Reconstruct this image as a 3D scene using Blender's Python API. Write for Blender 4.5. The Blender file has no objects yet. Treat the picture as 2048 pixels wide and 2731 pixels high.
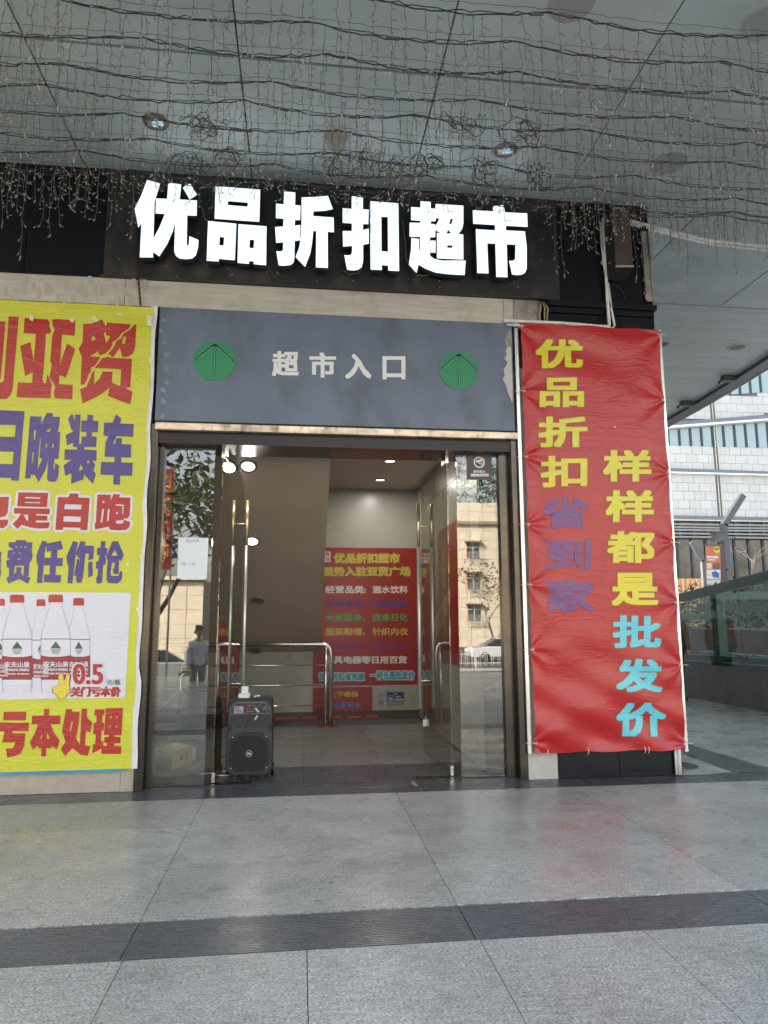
import bpy, bmesh, math, random
from mathutils import Vector, Matrix
from mathutils.geometry import tessellate_polygon
random.seed(7)
R = math.radians
sc = bpy.context.scene
col = sc.collection

# ---------------------------------------------------------------- camera
CAM = Vector((0.0, -6.55, 1.5))
F_PX, PITCH, YAW, ROLL = 1856.39, 0.149347, 0.119132, -0.00282
FW = Vector((math.sin(YAW) * math.cos(PITCH), math.cos(YAW) * math.cos(PITCH), math.sin(PITCH)))
_r = Vector((math.cos(YAW), -math.sin(YAW), 0)); _u = _r.cross(FW)
RT = _r * math.cos(ROLL) + _u * math.sin(ROLL)
UP = -_r * math.sin(ROLL) + _u * math.cos(ROLL)
cam = bpy.data.objects.new('camera', bpy.data.cameras.new('camera'))
col.objects.link(cam); sc.camera = cam
cam.data.sensor_fit = 'VERTICAL'; cam.data.sensor_height = 36
cam.data.lens = 36 * F_PX / 2731
cam.data.clip_start = 0.05; cam.data.clip_end = 900
cam.matrix_world = Matrix(((RT.x, UP.x, -FW.x, CAM.x), (RT.y, UP.y, -FW.y, CAM.y), (RT.z, UP.z, -FW.z, CAM.z), (0, 0, 0, 1)))

# ---------------------------------------------------------------- sky, sun, exposure
SUN_EL, SUN_AZ = R(36), R(-50)        # azimuth measured from +y (behind the shop) towards +x
w = bpy.data.worlds.new('World'); sc.world = w; w.use_nodes = True
wn = w.node_tree; bg = wn.nodes['Background']
sky = wn.nodes.new('ShaderNodeTexSky'); sky.sky_type = 'NISHITA'; sky.sun_disc = False
sky.sun_elevation = SUN_EL; sky.sun_rotation = SUN_AZ
sky.air_density = 1.4; sky.dust_density = 4.0; sky.ozone_density = 1.0
hs = wn.nodes.new('ShaderNodeHueSaturation'); hs.inputs['Saturation'].default_value = .5
wn.links.new(sky.outputs[0], hs.inputs['Color']); wn.links.new(hs.outputs[0], bg.inputs[0]); bg.inputs[1].default_value = 0.15
sun = bpy.data.objects.new('sun', bpy.data.lights.new('sun', 'SUN')); col.objects.link(sun)
sun.data.energy = 4.9; sun.data.angle = R(0.5); sun.data.color = (1, .94, .84)
sd = Vector((math.sin(SUN_AZ) * math.cos(SUN_EL), math.cos(SUN_AZ) * math.cos(SUN_EL), math.sin(SUN_EL)))
sun.rotation_euler = sd.to_track_quat('Z', 'Y').to_euler()
sc.view_settings.view_transform = 'Standard'; sc.view_settings.look = 'None'
sc.view_settings.gamma = 1; sc.view_settings.use_curve_mapping = False
sc.view_settings.exposure = 2.3
sc.cycles.max_bounces = 10; sc.cycles.transparent_max_bounces = 16; sc.cycles.glossy_bounces = 5
sc.cycles.sample_clamp_indirect = 6

# ---------------------------------------------------------------- helpers
def P(px, py, ax, val):
    """world point on the plane (axis ax = val) that the photograph shows at pixel px, py (2048 x 2731)"""
    d = FW * F_PX + RT * (px - 1024) - UP * (py - 1365.5)
    return CAM + d * ((val - CAM[ax]) / d[ax])

MATS = {}
def mat(name, c, rough=.5, metal=0., spec=.5, var=0., vscale=6., vstretch=(1, 1, 1), bump=0., bscale=40., bstretch=(1, 1, 1),
        rvar=0., coat=0., emit=None, estr=0., dirt=None, dirt_amt=.5, dscale=2.5, rnd=0., bdist=.02):
    if name in MATS: return MATS[name]
    m = bpy.data.materials.new(name); m.use_nodes = True; nt = m.node_tree; N = nt.nodes; L = nt.links
    b = N['Principled BSDF']
    b.inputs['Base Color'].default_value = (*c, 1); b.inputs['Roughness'].default_value = rough
    b.inputs['Metallic'].default_value = metal; b.inputs['Specular IOR Level'].default_value = spec
    b.inputs['Coat Weight'].default_value = coat; b.inputs['Coat Roughness'].default_value = .08
    if emit: b.inputs['Emission Color'].default_value = (*emit, 1); b.inputs['Emission Strength'].default_value = estr
    geo = N.new('ShaderNodeNewGeometry')
    def noise(scale, st, det=6):
        mp = N.new('ShaderNodeMapping'); mp.inputs['Scale'].default_value = st; L.new(geo.outputs['Position'], mp.inputs[0])
        n = N.new('ShaderNodeTexNoise'); n.inputs['Scale'].default_value = scale; n.inputs['Detail'].default_value = det
        L.new(mp.outputs[0], n.inputs['Vector']); return n.outputs['Fac']
    out = None
    if var > 0:
        r = N.new('ShaderNodeMapRange'); L.new(noise(vscale, vstretch), r.inputs[0])
        r.inputs[1].default_value = .3; r.inputs[2].default_value = .7
        r.inputs[3].default_value = 1 - var; r.inputs[4].default_value = 1 + var
        mx = N.new('ShaderNodeMix'); mx.data_type = 'RGBA'; mx.blend_type = 'MULTIPLY'; mx.inputs[0].default_value = 1
        mx.inputs[6].default_value = (*c, 1)
        L.new(r.outputs[0], mx.inputs[7]); out = mx.outputs[2]
        if rnd > 0:
            oi = N.new('ShaderNodeObjectInfo'); r2 = N.new('ShaderNodeMapRange'); L.new(oi.outputs['Random'], r2.inputs[0])
            r2.inputs[3].default_value = 1 - rnd; r2.inputs[4].default_value = 1 + rnd
            m2 = N.new('ShaderNodeMix'); m2.data_type = 'RGBA'; m2.blend_type = 'MULTIPLY'; m2.inputs[0].default_value = 1
            L.new(out, m2.inputs[6]); L.new(r2.outputs[0], m2.inputs[7]); out = m2.outputs[2]
    if dirt:
        r = N.new('ShaderNodeMapRange'); L.new(noise(dscale, (1, 1, .6), 9), r.inputs[0])
        r.inputs[1].default_value = .5; r.inputs[2].default_value = .72; r.inputs[3].default_value = 0; r.inputs[4].default_value = dirt_amt
        m3 = N.new('ShaderNodeMix'); m3.data_type = 'RGBA'; L.new(r.outputs[0], m3.inputs[0])
        if out: L.new(out, m3.inputs[6])
        else: m3.inputs[6].default_value = (*c, 1)
        m3.inputs[7].default_value = (*dirt, 1); out = m3.outputs[2]
    if out: L.new(out, b.inputs['Base Color'])
    if rvar > 0:
        r = N.new('ShaderNodeMapRange'); L.new(noise(vscale * .7, vstretch), r.inputs[0])
        r.inputs[1].default_value = .3; r.inputs[2].default_value = .7
        r.inputs[3].default_value = max(.02, rough - rvar); r.inputs[4].default_value = rough + rvar
        L.new(r.outputs[0], b.inputs['Roughness'])
    if bump > 0:
        bp = N.new('ShaderNodeBump'); bp.inputs['Strength'].default_value = bump; bp.inputs['Distance'].default_value = bdist
        L.new(noise(bscale, bstretch), bp.inputs['Height']); L.new(bp.outputs[0], b.inputs['Normal'])
    MATS[name] = m; return m

def granite(name, c, c2, rough, streak=.25, scale=260, line=False):
    m = bpy.data.materials.new(name); m.use_nodes = True; nt = m.node_tree; N = nt.nodes; L = nt.links
    b = N['Principled BSDF']; geo = N.new('ShaderNodeNewGeometry')
    def noise(scale, st, det=4, src=None):
        mp = N.new('ShaderNodeMapping'); mp.inputs['Scale'].default_value = st; L.new(geo.outputs['Position'], mp.inputs[0])
        n = N.new('ShaderNodeTexNoise'); n.inputs['Scale'].default_value = scale; n.inputs['Detail'].default_value = det
        L.new(mp.outputs[0], n.inputs['Vector']); return n.outputs['Fac']
    def rng(src, a, b_, lo, hi):
        r = N.new('ShaderNodeMapRange'); L.new(src, r.inputs[0])
        for i, v in enumerate((a, b_, lo, hi)): r.inputs[i + 1].default_value = v
        return r.outputs[0]
    mx = N.new('ShaderNodeMix'); mx.data_type = 'RGBA'; mx.inputs[6].default_value = (*c, 1); mx.inputs[7].default_value = (*c2, 1)
    L.new(rng(noise(scale, (.35, 1, 1)), .42, .58, 0, 1), mx.inputs[0])
    def mul(a, f):
        k = N.new('ShaderNodeMix'); k.data_type = 'RGBA'; k.blend_type = 'MULTIPLY'; k.inputs[0].default_value = 1
        L.new(a, k.inputs[6]); L.new(f, k.inputs[7]); return k.outputs[2]
    o = mul(mx.outputs[2], rng(noise(26, (.4, 1.8, 1), 8), .35, .65, 1 - streak, 1 + streak))
    o = mul(o, rng(noise(.9, (1, 1, 1), 5), .3, .7, .84, 1.12))
    o = mul(o, rng(noise(60, (.5, 1, 1), 3), .3, .7, .86, 1.12))
    sp = noise(4.5, (1, 1, 1), 4)
    o = mul(o, rng(sp, .55, .75, 1, .8)); o = mul(o, rng(noise(1.3, (1, 1.4, 1), 4), .5, .7, 1, .84))
    oi = N.new('ShaderNodeObjectInfo'); o = mul(o, rng(oi.outputs['Random'], 0, 1, .9, 1.08))
    L.new(o, b.inputs['Base Color'])
    L.new(rng(noise(3.2, (.6, 1, 1), 9), .3, .7, rough - .12, rough + .14), b.inputs['Roughness'])
    b.inputs['Specular IOR Level'].default_value = .6
    bp = N.new('ShaderNodeBump'); bp.inputs['Strength'].default_value = .12; bp.inputs['Distance'].default_value = .004
    if line:
        mp = N.new('ShaderNodeMapping'); L.new(geo.outputs['Position'], mp.inputs[0]); mp.inputs['Rotation'].default_value = (0, 0, R(90))
        wv = N.new('ShaderNodeTexWave'); wv.inputs['Scale'].default_value = 18; wv.inputs['Distortion'].default_value = .6; wv.inputs['Detail'].default_value = 2
        L.new(mp.outputs[0], wv.inputs['Vector'])
        ad = N.new('ShaderNodeMath'); ad.operation = 'MULTIPLY_ADD'; L.new(wv.outputs['Fac'], ad.inputs[0]); ad.inputs[1].default_value = .5
        L.new(noise(120, (.4, 1, 1)), ad.inputs[2]); L.new(ad.outputs[0], bp.inputs['Height'])
        bp.inputs['Strength'].default_value = .25
    else: L.new(noise(150, (.4, 1, 1)), bp.inputs['Height'])
    L.new(bp.outputs[0], b.inputs['Normal'])
    MATS[name] = m; return m

def glass(name, tint, gain=2.0, rough=0.0, ior=1.52):
    m = bpy.data.materials.new(name); m.use_nodes = True; nt = m.node_tree; N = nt.nodes; L = nt.links
    N.remove(N['Principled BSDF']); out = N['Material Output']
    tr = N.new('ShaderNodeBsdfTransparent'); tr.inputs[0].default_value = (*tint, 1)
    gl = N.new('ShaderNodeBsdfGlossy'); gl.inputs['Roughness'].default_value = rough
    fr = N.new('ShaderNodeFresnel'); fr.inputs[0].default_value = ior
    geo = N.new('ShaderNodeNewGeometry')
    m1 = N.new('ShaderNodeMath'); m1.operation = 'MULTIPLY'; m1.use_clamp = True; L.new(fr.outputs[0], m1.inputs[0]); m1.inputs[1].default_value = gain
    m2 = N.new('ShaderNodeMath'); m2.operation = 'SUBTRACT'; m2.inputs[0].default_value = 1; L.new(geo.outputs['Backfacing'], m2.inputs[1])
    m3 = N.new('ShaderNodeMath'); m3.operation = 'MULTIPLY'; L.new(m1.outputs[0], m3.inputs[0]); L.new(m2.outputs[0], m3.inputs[1])
    mx = N.new('ShaderNodeMixShader'); L.new(m3.outputs[0], mx.inputs[0]); L.new(tr.outputs[0], mx.inputs[1]); L.new(gl.outputs[0], mx.inputs[2])
    L.new(mx.outputs[0], out.inputs[0]); MATS[name] = m; return m

def emis(name, c, s):
    return mat(name, c, .4, emit=c, estr=s)

WL = {}   # world location of each thing's root
def wloc(o):
    return WL.get(o.name, Vector((0, 0, 0))) if o else Vector((0, 0, 0))
def tag(o, label=None, cat=None, group=None, kind=None):
    if label: o['label'] = label
    if cat: o['category'] = cat
    if group: o['group'] = group
    if kind: o['kind'] = kind
    return o
def thing(name, label, cat, loc=(0, 0, 0), group=None, kind=None):
    o = bpy.data.objects.new(name, None); col.objects.link(o); o.location = loc; o.empty_display_size = .1
    WL[o.name] = Vector(loc); return tag(o, label, cat, group, kind)
def link(name, me, parent=None, loc=(0, 0, 0), rot=None):
    o = bpy.data.objects.new(name, me); col.objects.link(o); o.location = loc
    if rot: o.rotation_euler = rot
    if parent: o.parent = parent; WL[o.name] = wloc(parent)
    return o
class MB:
    def __init__(s): s.v = []; s.f = []; s.m = []
    def add(s, vs, fs, mi=0):
        n = len(s.v); s.v += [tuple(v) for v in vs]; s.f += [tuple(i + n for i in f) for f in fs]; s.m += [mi] * len(fs); return s
    def box(s, x0, y0, z0, x1, y1, z1, mi=0):
        vs = [(x, y, z) for z in (z0, z1) for y in (y0, y1) for x in (x0, x1)]
        return s.add(vs, [(0, 2, 3, 1), (4, 5, 7, 6), (0, 1, 5, 4), (2, 6, 7, 3), (0, 4, 6, 2), (1, 3, 7, 5)], mi)
    def obox(s, c, ax, ay, az, mi=0):
        c = Vector(c); ax = Vector(ax); ay = Vector(ay); az = Vector(az)
        vs = [c + ax * i + ay * j + az * k for k in (-1, 1) for j in (-1, 1) for i in (-1, 1)]
        return s.add(vs, [(0, 2, 3, 1), (4, 5, 7, 6), (0, 1, 5, 4), (2, 6, 7, 3), (0, 4, 6, 2), (1, 3, 7, 5)], mi)
    def bar(s, p0, p1, w, h, up=(0, 0, 1), mi=0):
        p0 = Vector(p0); p1 = Vector(p1); d = (p1 - p0); t = d.normalized(); sd_ = t.cross(Vector(up)).normalized(); u2 = sd_.cross(t)
        return s.obox((p0 + p1) / 2, d / 2, sd_ * w / 2, u2 * h / 2, mi)
    def tube(s, pts, r, n=8, mi=0, caps=True):
        pts = [Vector(p) for p in pts]; rings = []; prev = None
        for i, p in enumerate(pts):
            a = pts[max(0, i - 1)]; b = pts[min(len(pts) - 1, i + 1)]; t = (b - a)
            t = t.normalized() if t.length > 1e-9 else Vector((0, 0, 1))
            if prev is None:
                prev = t.orthogonal().normalized()
            prev = (prev - t * prev.dot(t)); prev = prev.normalized() if prev.length > 1e-6 else t.orthogonal().normalized()
            q = t.cross(prev); rr = r[i] if isinstance(r, (list, tuple)) else r
            rings.append([p + prev * math.cos(2 * math.pi * k / n) * rr + q * math.sin(2 * math.pi * k / n) * rr for k in range(n)])
        vs = [v for g in rings for v in g]; fs = []
        for i in range(len(pts) - 1):
            for k in range(n):
                k2 = (k + 1) % n; fs.append((i * n + k, i * n + k2, (i + 1) * n + k2, (i + 1) * n + k))
        if caps: fs.append(tuple(range(n))[::-1]); fs.append(tuple((len(pts) - 1) * n + k for k in range(n)))
        return s.add(vs, fs, mi)
    def lathe(s, c, axis, prof, n=24, mi=0):
        """prof: list of (radius, distance along axis)"""
        c = Vector(c); a = Vector(axis).normalized(); e = a.orthogonal().normalized(); q = a.cross(e); vs = []; fs = []
        for r, h in prof:
            vs += [c + a * h + (e * math.cos(2 * math.pi * k / n) + q * math.sin(2 * math.pi * k / n)) * max(r, 1e-5) for k in range(n)]
        for i in range(len(prof) - 1):
            for k in range(n):
                k2 = (k + 1) % n; fs.append((i * n + k, i * n + k2, (i + 1) * n + k2, (i + 1) * n + k))
        return s.add(vs, fs, mi)
    def quad(s, a, b, c, d, mi=0): return s.add([a, b, c, d], [(0, 1, 2, 3)], mi)
    def flat(s, loops, mi=0):
        """filled polygon with holes; loops are lists of 3-D points"""
        loops = [[Vector(p) for p in l] for l in loops]
        return s.add([p for l in loops for p in l], [tuple(t) for t in tessellate_polygon(loops)], mi)
    def prism(s, loops, d, mi=0, mside=None, back=True):
        """front faces at loops, sides and back displaced by vector d"""
        d = Vector(d); loops = [[Vector(p) for p in l] for l in loops]; s.flat(loops, mi)
        if back: s.flat([[p + d for p in l] for l in loops], mside if mside is not None else mi)
        for l in loops:
            n = len(l); s.add(l + [p + d for p in l], [(i, (i + 1) % n, n + (i + 1) % n, n + i) for i in range(n)], mside if mside is not None else mi)
        return s
    def mesh(s, name, mats, off=Vector((0, 0, 0)), smooth=False, fixn=False):
        me = bpy.data.meshes.new(name); me.from_pydata([(v[0] - off.x, v[1] - off.y, v[2] - off.z) for v in s.v], [], s.f)
        for m in (mats if isinstance(mats, (list, tuple)) else [mats]): me.materials.append(m)
        me.polygons.foreach_set('material_index', s.m)
        if smooth: me.polygons.foreach_set('use_smooth', [True] * len(me.polygons))
        if fixn:
            bm = bmesh.new(); bm.from_mesh(me); bmesh.ops.remove_doubles(bm, verts=bm.verts, dist=1e-5)
            bmesh.ops.recalc_face_normals(bm, faces=bm.faces); bm.to_mesh(me); bm.free()
        me.update(); return me
    def build(s, name, mats, parent=None, smooth=False, fixn=True, bevel=0.):
        me = s.mesh(name, mats, wloc(parent), smooth, fixn); o = link(name, me, parent)
        if bevel > 0:
            md = o.modifiers.new('bevel', 'BEVEL'); md.width = bevel; md.segments = 2; md.limit_method = 'ANGLE'; md.angle_limit = R(40)
        return o
    def top(s, name, mats, label, cat, group=None, kind=None, smooth=False, bevel=0.):
        o = s.build(name, mats, None, smooth, True, bevel); return tag(o, label, cat, group, kind)
def dup(o, loc, label=None, parent=None, rot=None):
    c = o.copy(); col.objects.link(c); c.location = loc; WL[c.name] = Vector(loc)
    if rot is not None: c.rotation_euler = rot
    if label: c['label'] = label
    if parent: c.parent = parent
    for ch in list(o.children):
        d = ch.copy(); col.objects.link(d); d.parent = c
        for g in ch.children:
            e = g.copy(); col.objects.link(e); e.parent = d
    return c

# text: the built-in font's outlines, turned into flat mesh
_tc = {}
def glyphs(body, res=3, spacing=1.0):
    k = (body, res, spacing)
    if k not in _tc:
        cu = bpy.data.curves.new('lettering', 'FONT'); cu.body = body; cu.resolution_u = res; cu.space_character = spacing
        ob = bpy.data.objects.new('lettering', cu); col.objects.link(ob)
        dg = bpy.context.evaluated_depsgraph_get(); dg.update()
        me = bpy.data.meshes.new_from_object(ob.evaluated_get(dg))
        vs = [(v.co.x, v.co.y) for v in me.vertices]; fs = [tuple(p.vertices) for p in me.polygons]
        bpy.data.objects.remove(ob); bpy.data.curves.remove(cu); bpy.data.meshes.remove(me)
        xs = [a for a, b in vs] or [0, 1]; ys = [b for a, b in vs] or [0, 1]
        x0, x1, y0, y1 = min(xs), max(xs), min(ys), max(ys)
        _tc[k] = ([((a - x0) / max(1e-6, x1 - x0), (b - y0) / max(1e-6, y1 - y0)) for a, b in vs], fs)
    return _tc[k]
LZ = [0]
def text(mb, body, fn, bold=(0, 0), mi=0, lift=.0005, step=.00012, shear=0., res=3, layer=0):
    """fn(u, v, lift) -> 3-D point, u and v in 0..1 across the lettering box. bold = shift in box units"""
    vs, fs = glyphs(body, res)
    bx, by = bold; sh = [(0, 0)]
    if bx or by: sh = [(-bx, -by), (bx, -by), (-bx, by), (bx, by), (0, by), (0, -by), (bx, 0), (-bx, 0)]
    for k, (dx, dy) in enumerate(sh):
        mb.add([fn(bx + (1 - 2 * bx) * u + dx + shear * (v - .5), by + (1 - 2 * by) * v + dy, lift + layer + k * step) for u, v in vs], fs, mi)
def on_y(x0, z0, x1, z1, y):          # a rectangle on a wall facing -y
    return lambda u, v, l: (x0 + (x1 - x0) * u, y - l, z0 + (z1 - z0) * v)
def on_px(l, t, r, b, y):             # the same, from the photograph's box
    tl = P(l, t, 1, y); br = P(r, b, 1, y); tr = P(r, t, 1, y); bl = P(l, b, 1, y)
    def f(u, v, lift):
        p = bl.lerp(br, u).lerp(tl.lerp(tr, u), v); return (p.x, y - lift, p.z)
    return f
def loops_px(off, s, polys, y):
    return [[P(off[0] + x * s, off[1] + z * s, 1, y) for x, z in pl] for pl in polys]
def warp(mb, fn, cell=.05, box=None):
    """cut the collected faces into small cells and move them with the cloth"""
    me = bpy.data.meshes.new('tmp'); me.from_pydata(mb.v, [], mb.f); me.polygons.foreach_set('material_index', mb.m)
    bm = bmesh.new(); bm.from_mesh(me); bpy.data.meshes.remove(me)
    xs = [v[0] for v in mb.v]; zs = [v[2] for v in mb.v]
    for ax, lo, hi in ((0, min(xs), max(xs)), (2, min(zs), max(zs))):
        t = lo + cell
        while t < hi:
            co = Vector((0, 0, 0)); co[ax] = t; no = Vector((0, 0, 0)); no[ax] = 1
            # only faces that cross the cut
            fs = [f for f in bm.faces if min(v.co[ax] for v in f.verts) < t < max(v.co[ax] for v in f.verts)]
            es = {e for f in fs for e in f.edges}; vs = {v for f in fs for v in f.verts}
            if fs: bmesh.ops.bisect_plane(bm, geom=list(vs) + list(es) + fs, plane_co=co, plane_no=no)
            t += cell
    out = MB(); bm.verts.index_update()
    out.v = [(v.co.x, v.co.y + fn(v.co.x, v.co.z), v.co.z) for v in bm.verts]
    out.f = [tuple(v.index for v in f.verts) for f in bm.faces]; out.m = [f.material_index for f in bm.faces]
    bm.free(); return out

# ---------------------------------------------------------------- materials
M_slab = granite('grey granite', (.24, .246, .24), (.56, .57, .55), .30, .17, 210)
M_slab2 = granite('combed granite', (.25, .262, .258), (.60, .61, .595), .4, .16, 210, line=True)
M_dark = granite('dark granite', (.045, .05, .06), (.085, .092, .105), .3, .15)
M_in = granite('inner granite', (.15, .145, .135), (.24, .235, .22), .34)
M_blk = mat('black granite', (.007, .0085, .012), .22, var=.5, vscale=300, spec=.28, rvar=.05)
M_sign = mat('black sign sheet', (.016, .016, .017), .38, var=.3, vscale=3, dirt=(.09, .075, .062), dirt_amt=.55, dscale=5)
M_steel = mat('brushed steel', (.54, .50, .43), .38, .25, var=.12, vscale=30, vstretch=(.1, 1, 1), rvar=.06, dirt=(.30, .27, .22), dirt_amt=.45, dscale=4)
M_steel2 = mat('dull steel', (.30, .28, .25), .42, .55, var=.35, vscale=9, dirt=(.16, .11, .07), dirt_amt=.7, dscale=7)
M_brass = mat('worn bronze trim', (.66, .52, .38), .35, .5, var=.3, vscale=12, vstretch=(.3, 1, 1), dirt=(.12, .07, .04), dirt_amt=.8, dscale=11)
M_panel = mat('blue grey paint', (.125, .155, .215), .42, var=.12, vscale=2.5, rvar=.08, dirt=(.075, .082, .095), dirt_amt=.75, dscale=2.6)
M_chrome = mat('polished steel', (.70, .68, .63), .2, 1., rvar=.03)
M_jamb = mat('dark mirror steel', (.085, .075, .065), .18, .85, var=.15, vscale=5, rvar=.06)
M_soff = mat('soffit paint', (.50, .56, .555), .30, var=.10, vscale=1.6, bump=.22, bscale=1.3, bstretch=(.35, 1.6, 1), bdist=.1, rnd=.05, rvar=.08)
M_soff2 = mat('soffit strip paint', (.50, .55, .55), .4, var=.05, vscale=5, rnd=.06)
M_gap = mat('dark gap', (.01, .01, .012), .8)
M_white = mat('white plastic', (.72, .72, .70), .4, var=.05, vscale=20)
M_pipe = mat('white conduit', (.78, .76, .72), .4, var=.14, vscale=8, dirt=(.35, .31, .25), dirt_amt=.5, dscale=9)
M_wire = mat('grey brown wire', (.15, .13, .105), .6, var=.3, vscale=20)
M_bwire = mat('black wire', (.025, .026, .03), .55)
M_bulb = mat('clear bulb', (.52, .48, .40), .3)
M_black = mat('black plastic', (.006, .0063, .007), .42, var=.1, vscale=30)
M_inwall = mat('beige inner panel', (.33, .315, .27), .3, var=.05, vscale=3, rvar=.05)
M_slope = mat('brown grey plaster', (.42, .345, .265), .55, var=.06, vscale=1.5)
M_ceil = mat('inner ceiling', (.42, .37, .31), .6, var=.05, vscale=2)
M_letter = emis('lit white acrylic', (.80, .92, 1.0), 0.215)
M_side = mat('dark letter edge', (.03, .045, .05), .35)
M_lamp = emis('lit lamp disc', (1.0, .97, .90), .9)
M_lamp2 = emis('lit lamp disc green tint', (.92, 1.0, .90), .8)
M_glass = glass('door glass', (.80, .81, .76), 2.2)
M_sglass = glass('side glass', (.76, .77, .69), 4.0, ior=1.6)
M_bglass = glass('green glass', (.66, .76, .73), 2.6)
M_paper = mat('white paper', (.75, .77, .8), .6)

# ---------------------------------------------------------------- ground
bed = MB(); bed.box(-30, -12, -.4, 60, 45, -.008)
bed = bed.top('plaza_ground', mat('mortar bed', (.10, .10, .10), .8), 'grey plaza ground under the granite paving', 'ground', kind='structure')
def slab(x0, y0, x1, y1, m, name='paving_slab', z=0., g=.002):
    b = MB(); b.box(-(x1 - x0) / 2 + g, -(y1 - y0) / 2 + g, -.03, (x1 - x0) / 2 - g, (y1 - y0) / 2 - g, 0)
    return (name, (x0 + x1) / 2, (y0 + y1) / 2, z, b, m, (round(x1 - x0, 4), round(y1 - y0, 4), m.name))
_sm = {}
def put(s, parent):
    name, x, y, z, b, m, key = s
    if key not in _sm: _sm[key] = b.mesh(name, m, fixn=True)
    return link(name, _sm[key], parent, Vector((x, y, z)) - wloc(parent))
S = 1.6135
X0 = -.77
# rows from the wall outwards
for i in range(-3, 5):
    a = X0 + i * S
    put(slab(a, -.31, a + S, .02, M_dark), bed)
    for y0, y1 in ((-1.10, -.31), (-1.90, -1.10), (-2.69, -1.90)): put(slab(a, y0, a + S, y1, M_slab), bed)
for i in range(-5, 8):
    a = .053 + i * S / 2
    for y0, y1 in ((-3.9, -3.10), (-4.7, -3.9), (-5.5, -4.7)): put(slab(a, y0, a + S / 2, y1, M_slab2), bed)
gr = MB(); nr = 22; wr = .39 / nr
for k in range(nr):
    y = -.195 + k * wr
    gr.box(-S / 2 + .003, y, -.03, S / 2 - .003, y + wr * .6, .0); 
gr.box(-S / 2 + .003, -.197, -.03, S / 2 - .003, .197, -.005)
gme = gr.mesh('grooved_slab', granite('grooved granite', (.075, .083, .092), (.16, .17, .185), .32, .15))
for i in range(-3, 5): link('grooved_slab', gme, bed, (X0 + (i + .5) * S, -2.895, 0))
far = MB(); far.box(-30, -12, -.03, 60, -5.51, -.002); far.box(-30, -5.51, -.03, X0 - 3 * S - .01, -.0, -.002); far.box(X0 + 5 * S + .01, -5.51, -.03, 60, .0, -.002)
far.box(3.66, .02, -.03, 60, 45, -.0015)
far.build('paving_sheet', M_slab, bed)
# floor pattern by the corner: dark band, pale marble wedge, dark disc
fp = MB(); fp.flat([[P(x, y, 2, .003) for x, y in ((1822, 1981), (2060, 2051), (2060, 2062), (1956, 2059), (1822, 2011))]])
fp.build('dark_floor_band', M_dark, bed)
fp = MB(); fp.flat([[P(x, y, 2, .003) for x, y in ((1810, 2008), (1822, 2012), (1954, 2059), (1900, 2065), (1810, 2068))]])
fp.build('marble_wedge', mat('pale marble', (.42, .44, .41), .3, var=.3, vscale=9, vstretch=(.6, 1.6, 1), dirt=(.2, .22, .2), dirt_amt=.7, dscale=14), bed)
c0 = P(1812, 2040, 2, .006); fp = MB(); fp.flat([[(c0.x + .17 * math.cos(a * math.pi / 16), c0.y + .2 * math.sin(a * math.pi / 16), .006) for a in range(32)]])
fp.build('dark_floor_disc', M_dark, bed)
# scraped patch of paint on the slabs by the speaker and door
sm = MB()
for x, y, a, b in ((.62, -.12, .12, .02), (1.05, -.02, .03, .14), (-.32, -.02, .05, .012), (-.95, -1.2, .03, .015), (.2, -2.3, .02, .01)):
    sm.flat([[(x + a * math.cos(t * math.pi / 6) * random.uniform(.6, 1.1), y + b * math.sin(t * math.pi / 6) * random.uniform(.6, 1.1), .0035) for t in range(12)]])
o = sm.build('scuff_marks', mat('scuff', (.2, .21, .22), .6), bed); o['kind'] = 'stuff'
# street level behind the photographer
st = MB(); st.box(-400, -400, -1.6, 400, -20, -1.28)
st.top('street_ground', mat('asphalt', (.055, .055, .058), .75, var=.15, vscale=2, bump=.2, bscale=60), 'grey asphalt street below the plaza', 'street', kind='structure')
st = MB()
for k in range(8): st.box(-60, -20 + k * 1.0, -1.6, 60, -19 + k * 1.0, -1.28 + (k + .5) * .16)
st.top('plaza_steps', M_dark, 'shallow granite steps down to the street', 'steps', kind='structure')
st = MB(); st.box(60.01, -20, -2, 400, 400, -.02); st.box(-400, -20, -2, -30.01, 400, -.02); st.box(-30, 45.01, -2, 60, 400, -.02)
st.top('outer_ground', MATS['asphalt'], 'grey ground around the plaza', 'ground', kind='structure')

# ---------------------------------------------------------------- shop building
shop = thing('shop_building', 'shopfront building with black fascia, grey entrance panel and recessed glass entrance', 'building', (0, 0, 0))
XC = 3.63
b = MB(); b.box(-25, .55, 5.95, XC, 44, 18); b.build('sun_shading_storeys', mat('pale render', (.35, .35, .34), .8), shop)  # unseen storeys, height and depth set to shade plaza, street and passage
b = MB(); b.box(-25, .30, 3.45, 1.95, .5, 5.9); b.box(1.96, .30, 3.6, XC - .02, .5, 5.9); b.box(-25, .3, 0, -1.62, .5, 3.45)
b.build('core_wall', mat('rough core', (.2, .2, .2), .9), shop)
# black granite fascia, slab by slab
def gp(x0, z0, x1, z1, y=0., t=.28, m=M_blk, name='granite_panel'):
    b = MB(); b.box(x0 + .002, y, z0 + .002, x1 - .002, y + t, z1 - .002); return b.build(name, m, shop, bevel=.003)
for x0, x1 in ((-5.2, -3.6), (-3.6, -2.65), (-2.65, -1.75), (2.58, 3.1), (3.1, XC)):
    for z0, z1 in ((4.735, 5.3), (5.3, 5.857)): gp(x0, z0, x1, z1)
# left sign sheet behind the letters
b = MB(); b.box(-1.92, -.03, 4.74, 2.62, -.003, 5.852)
b.build('sign_backboard', M_sign, shop, bevel=.002)
b = MB(); b.box(-1.95, -.05, 4.725, 2.6, -.002, 4.738); b.build('drip_edge', mat('dark brown trim', (.03, .02, .017), .4), shop)
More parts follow.
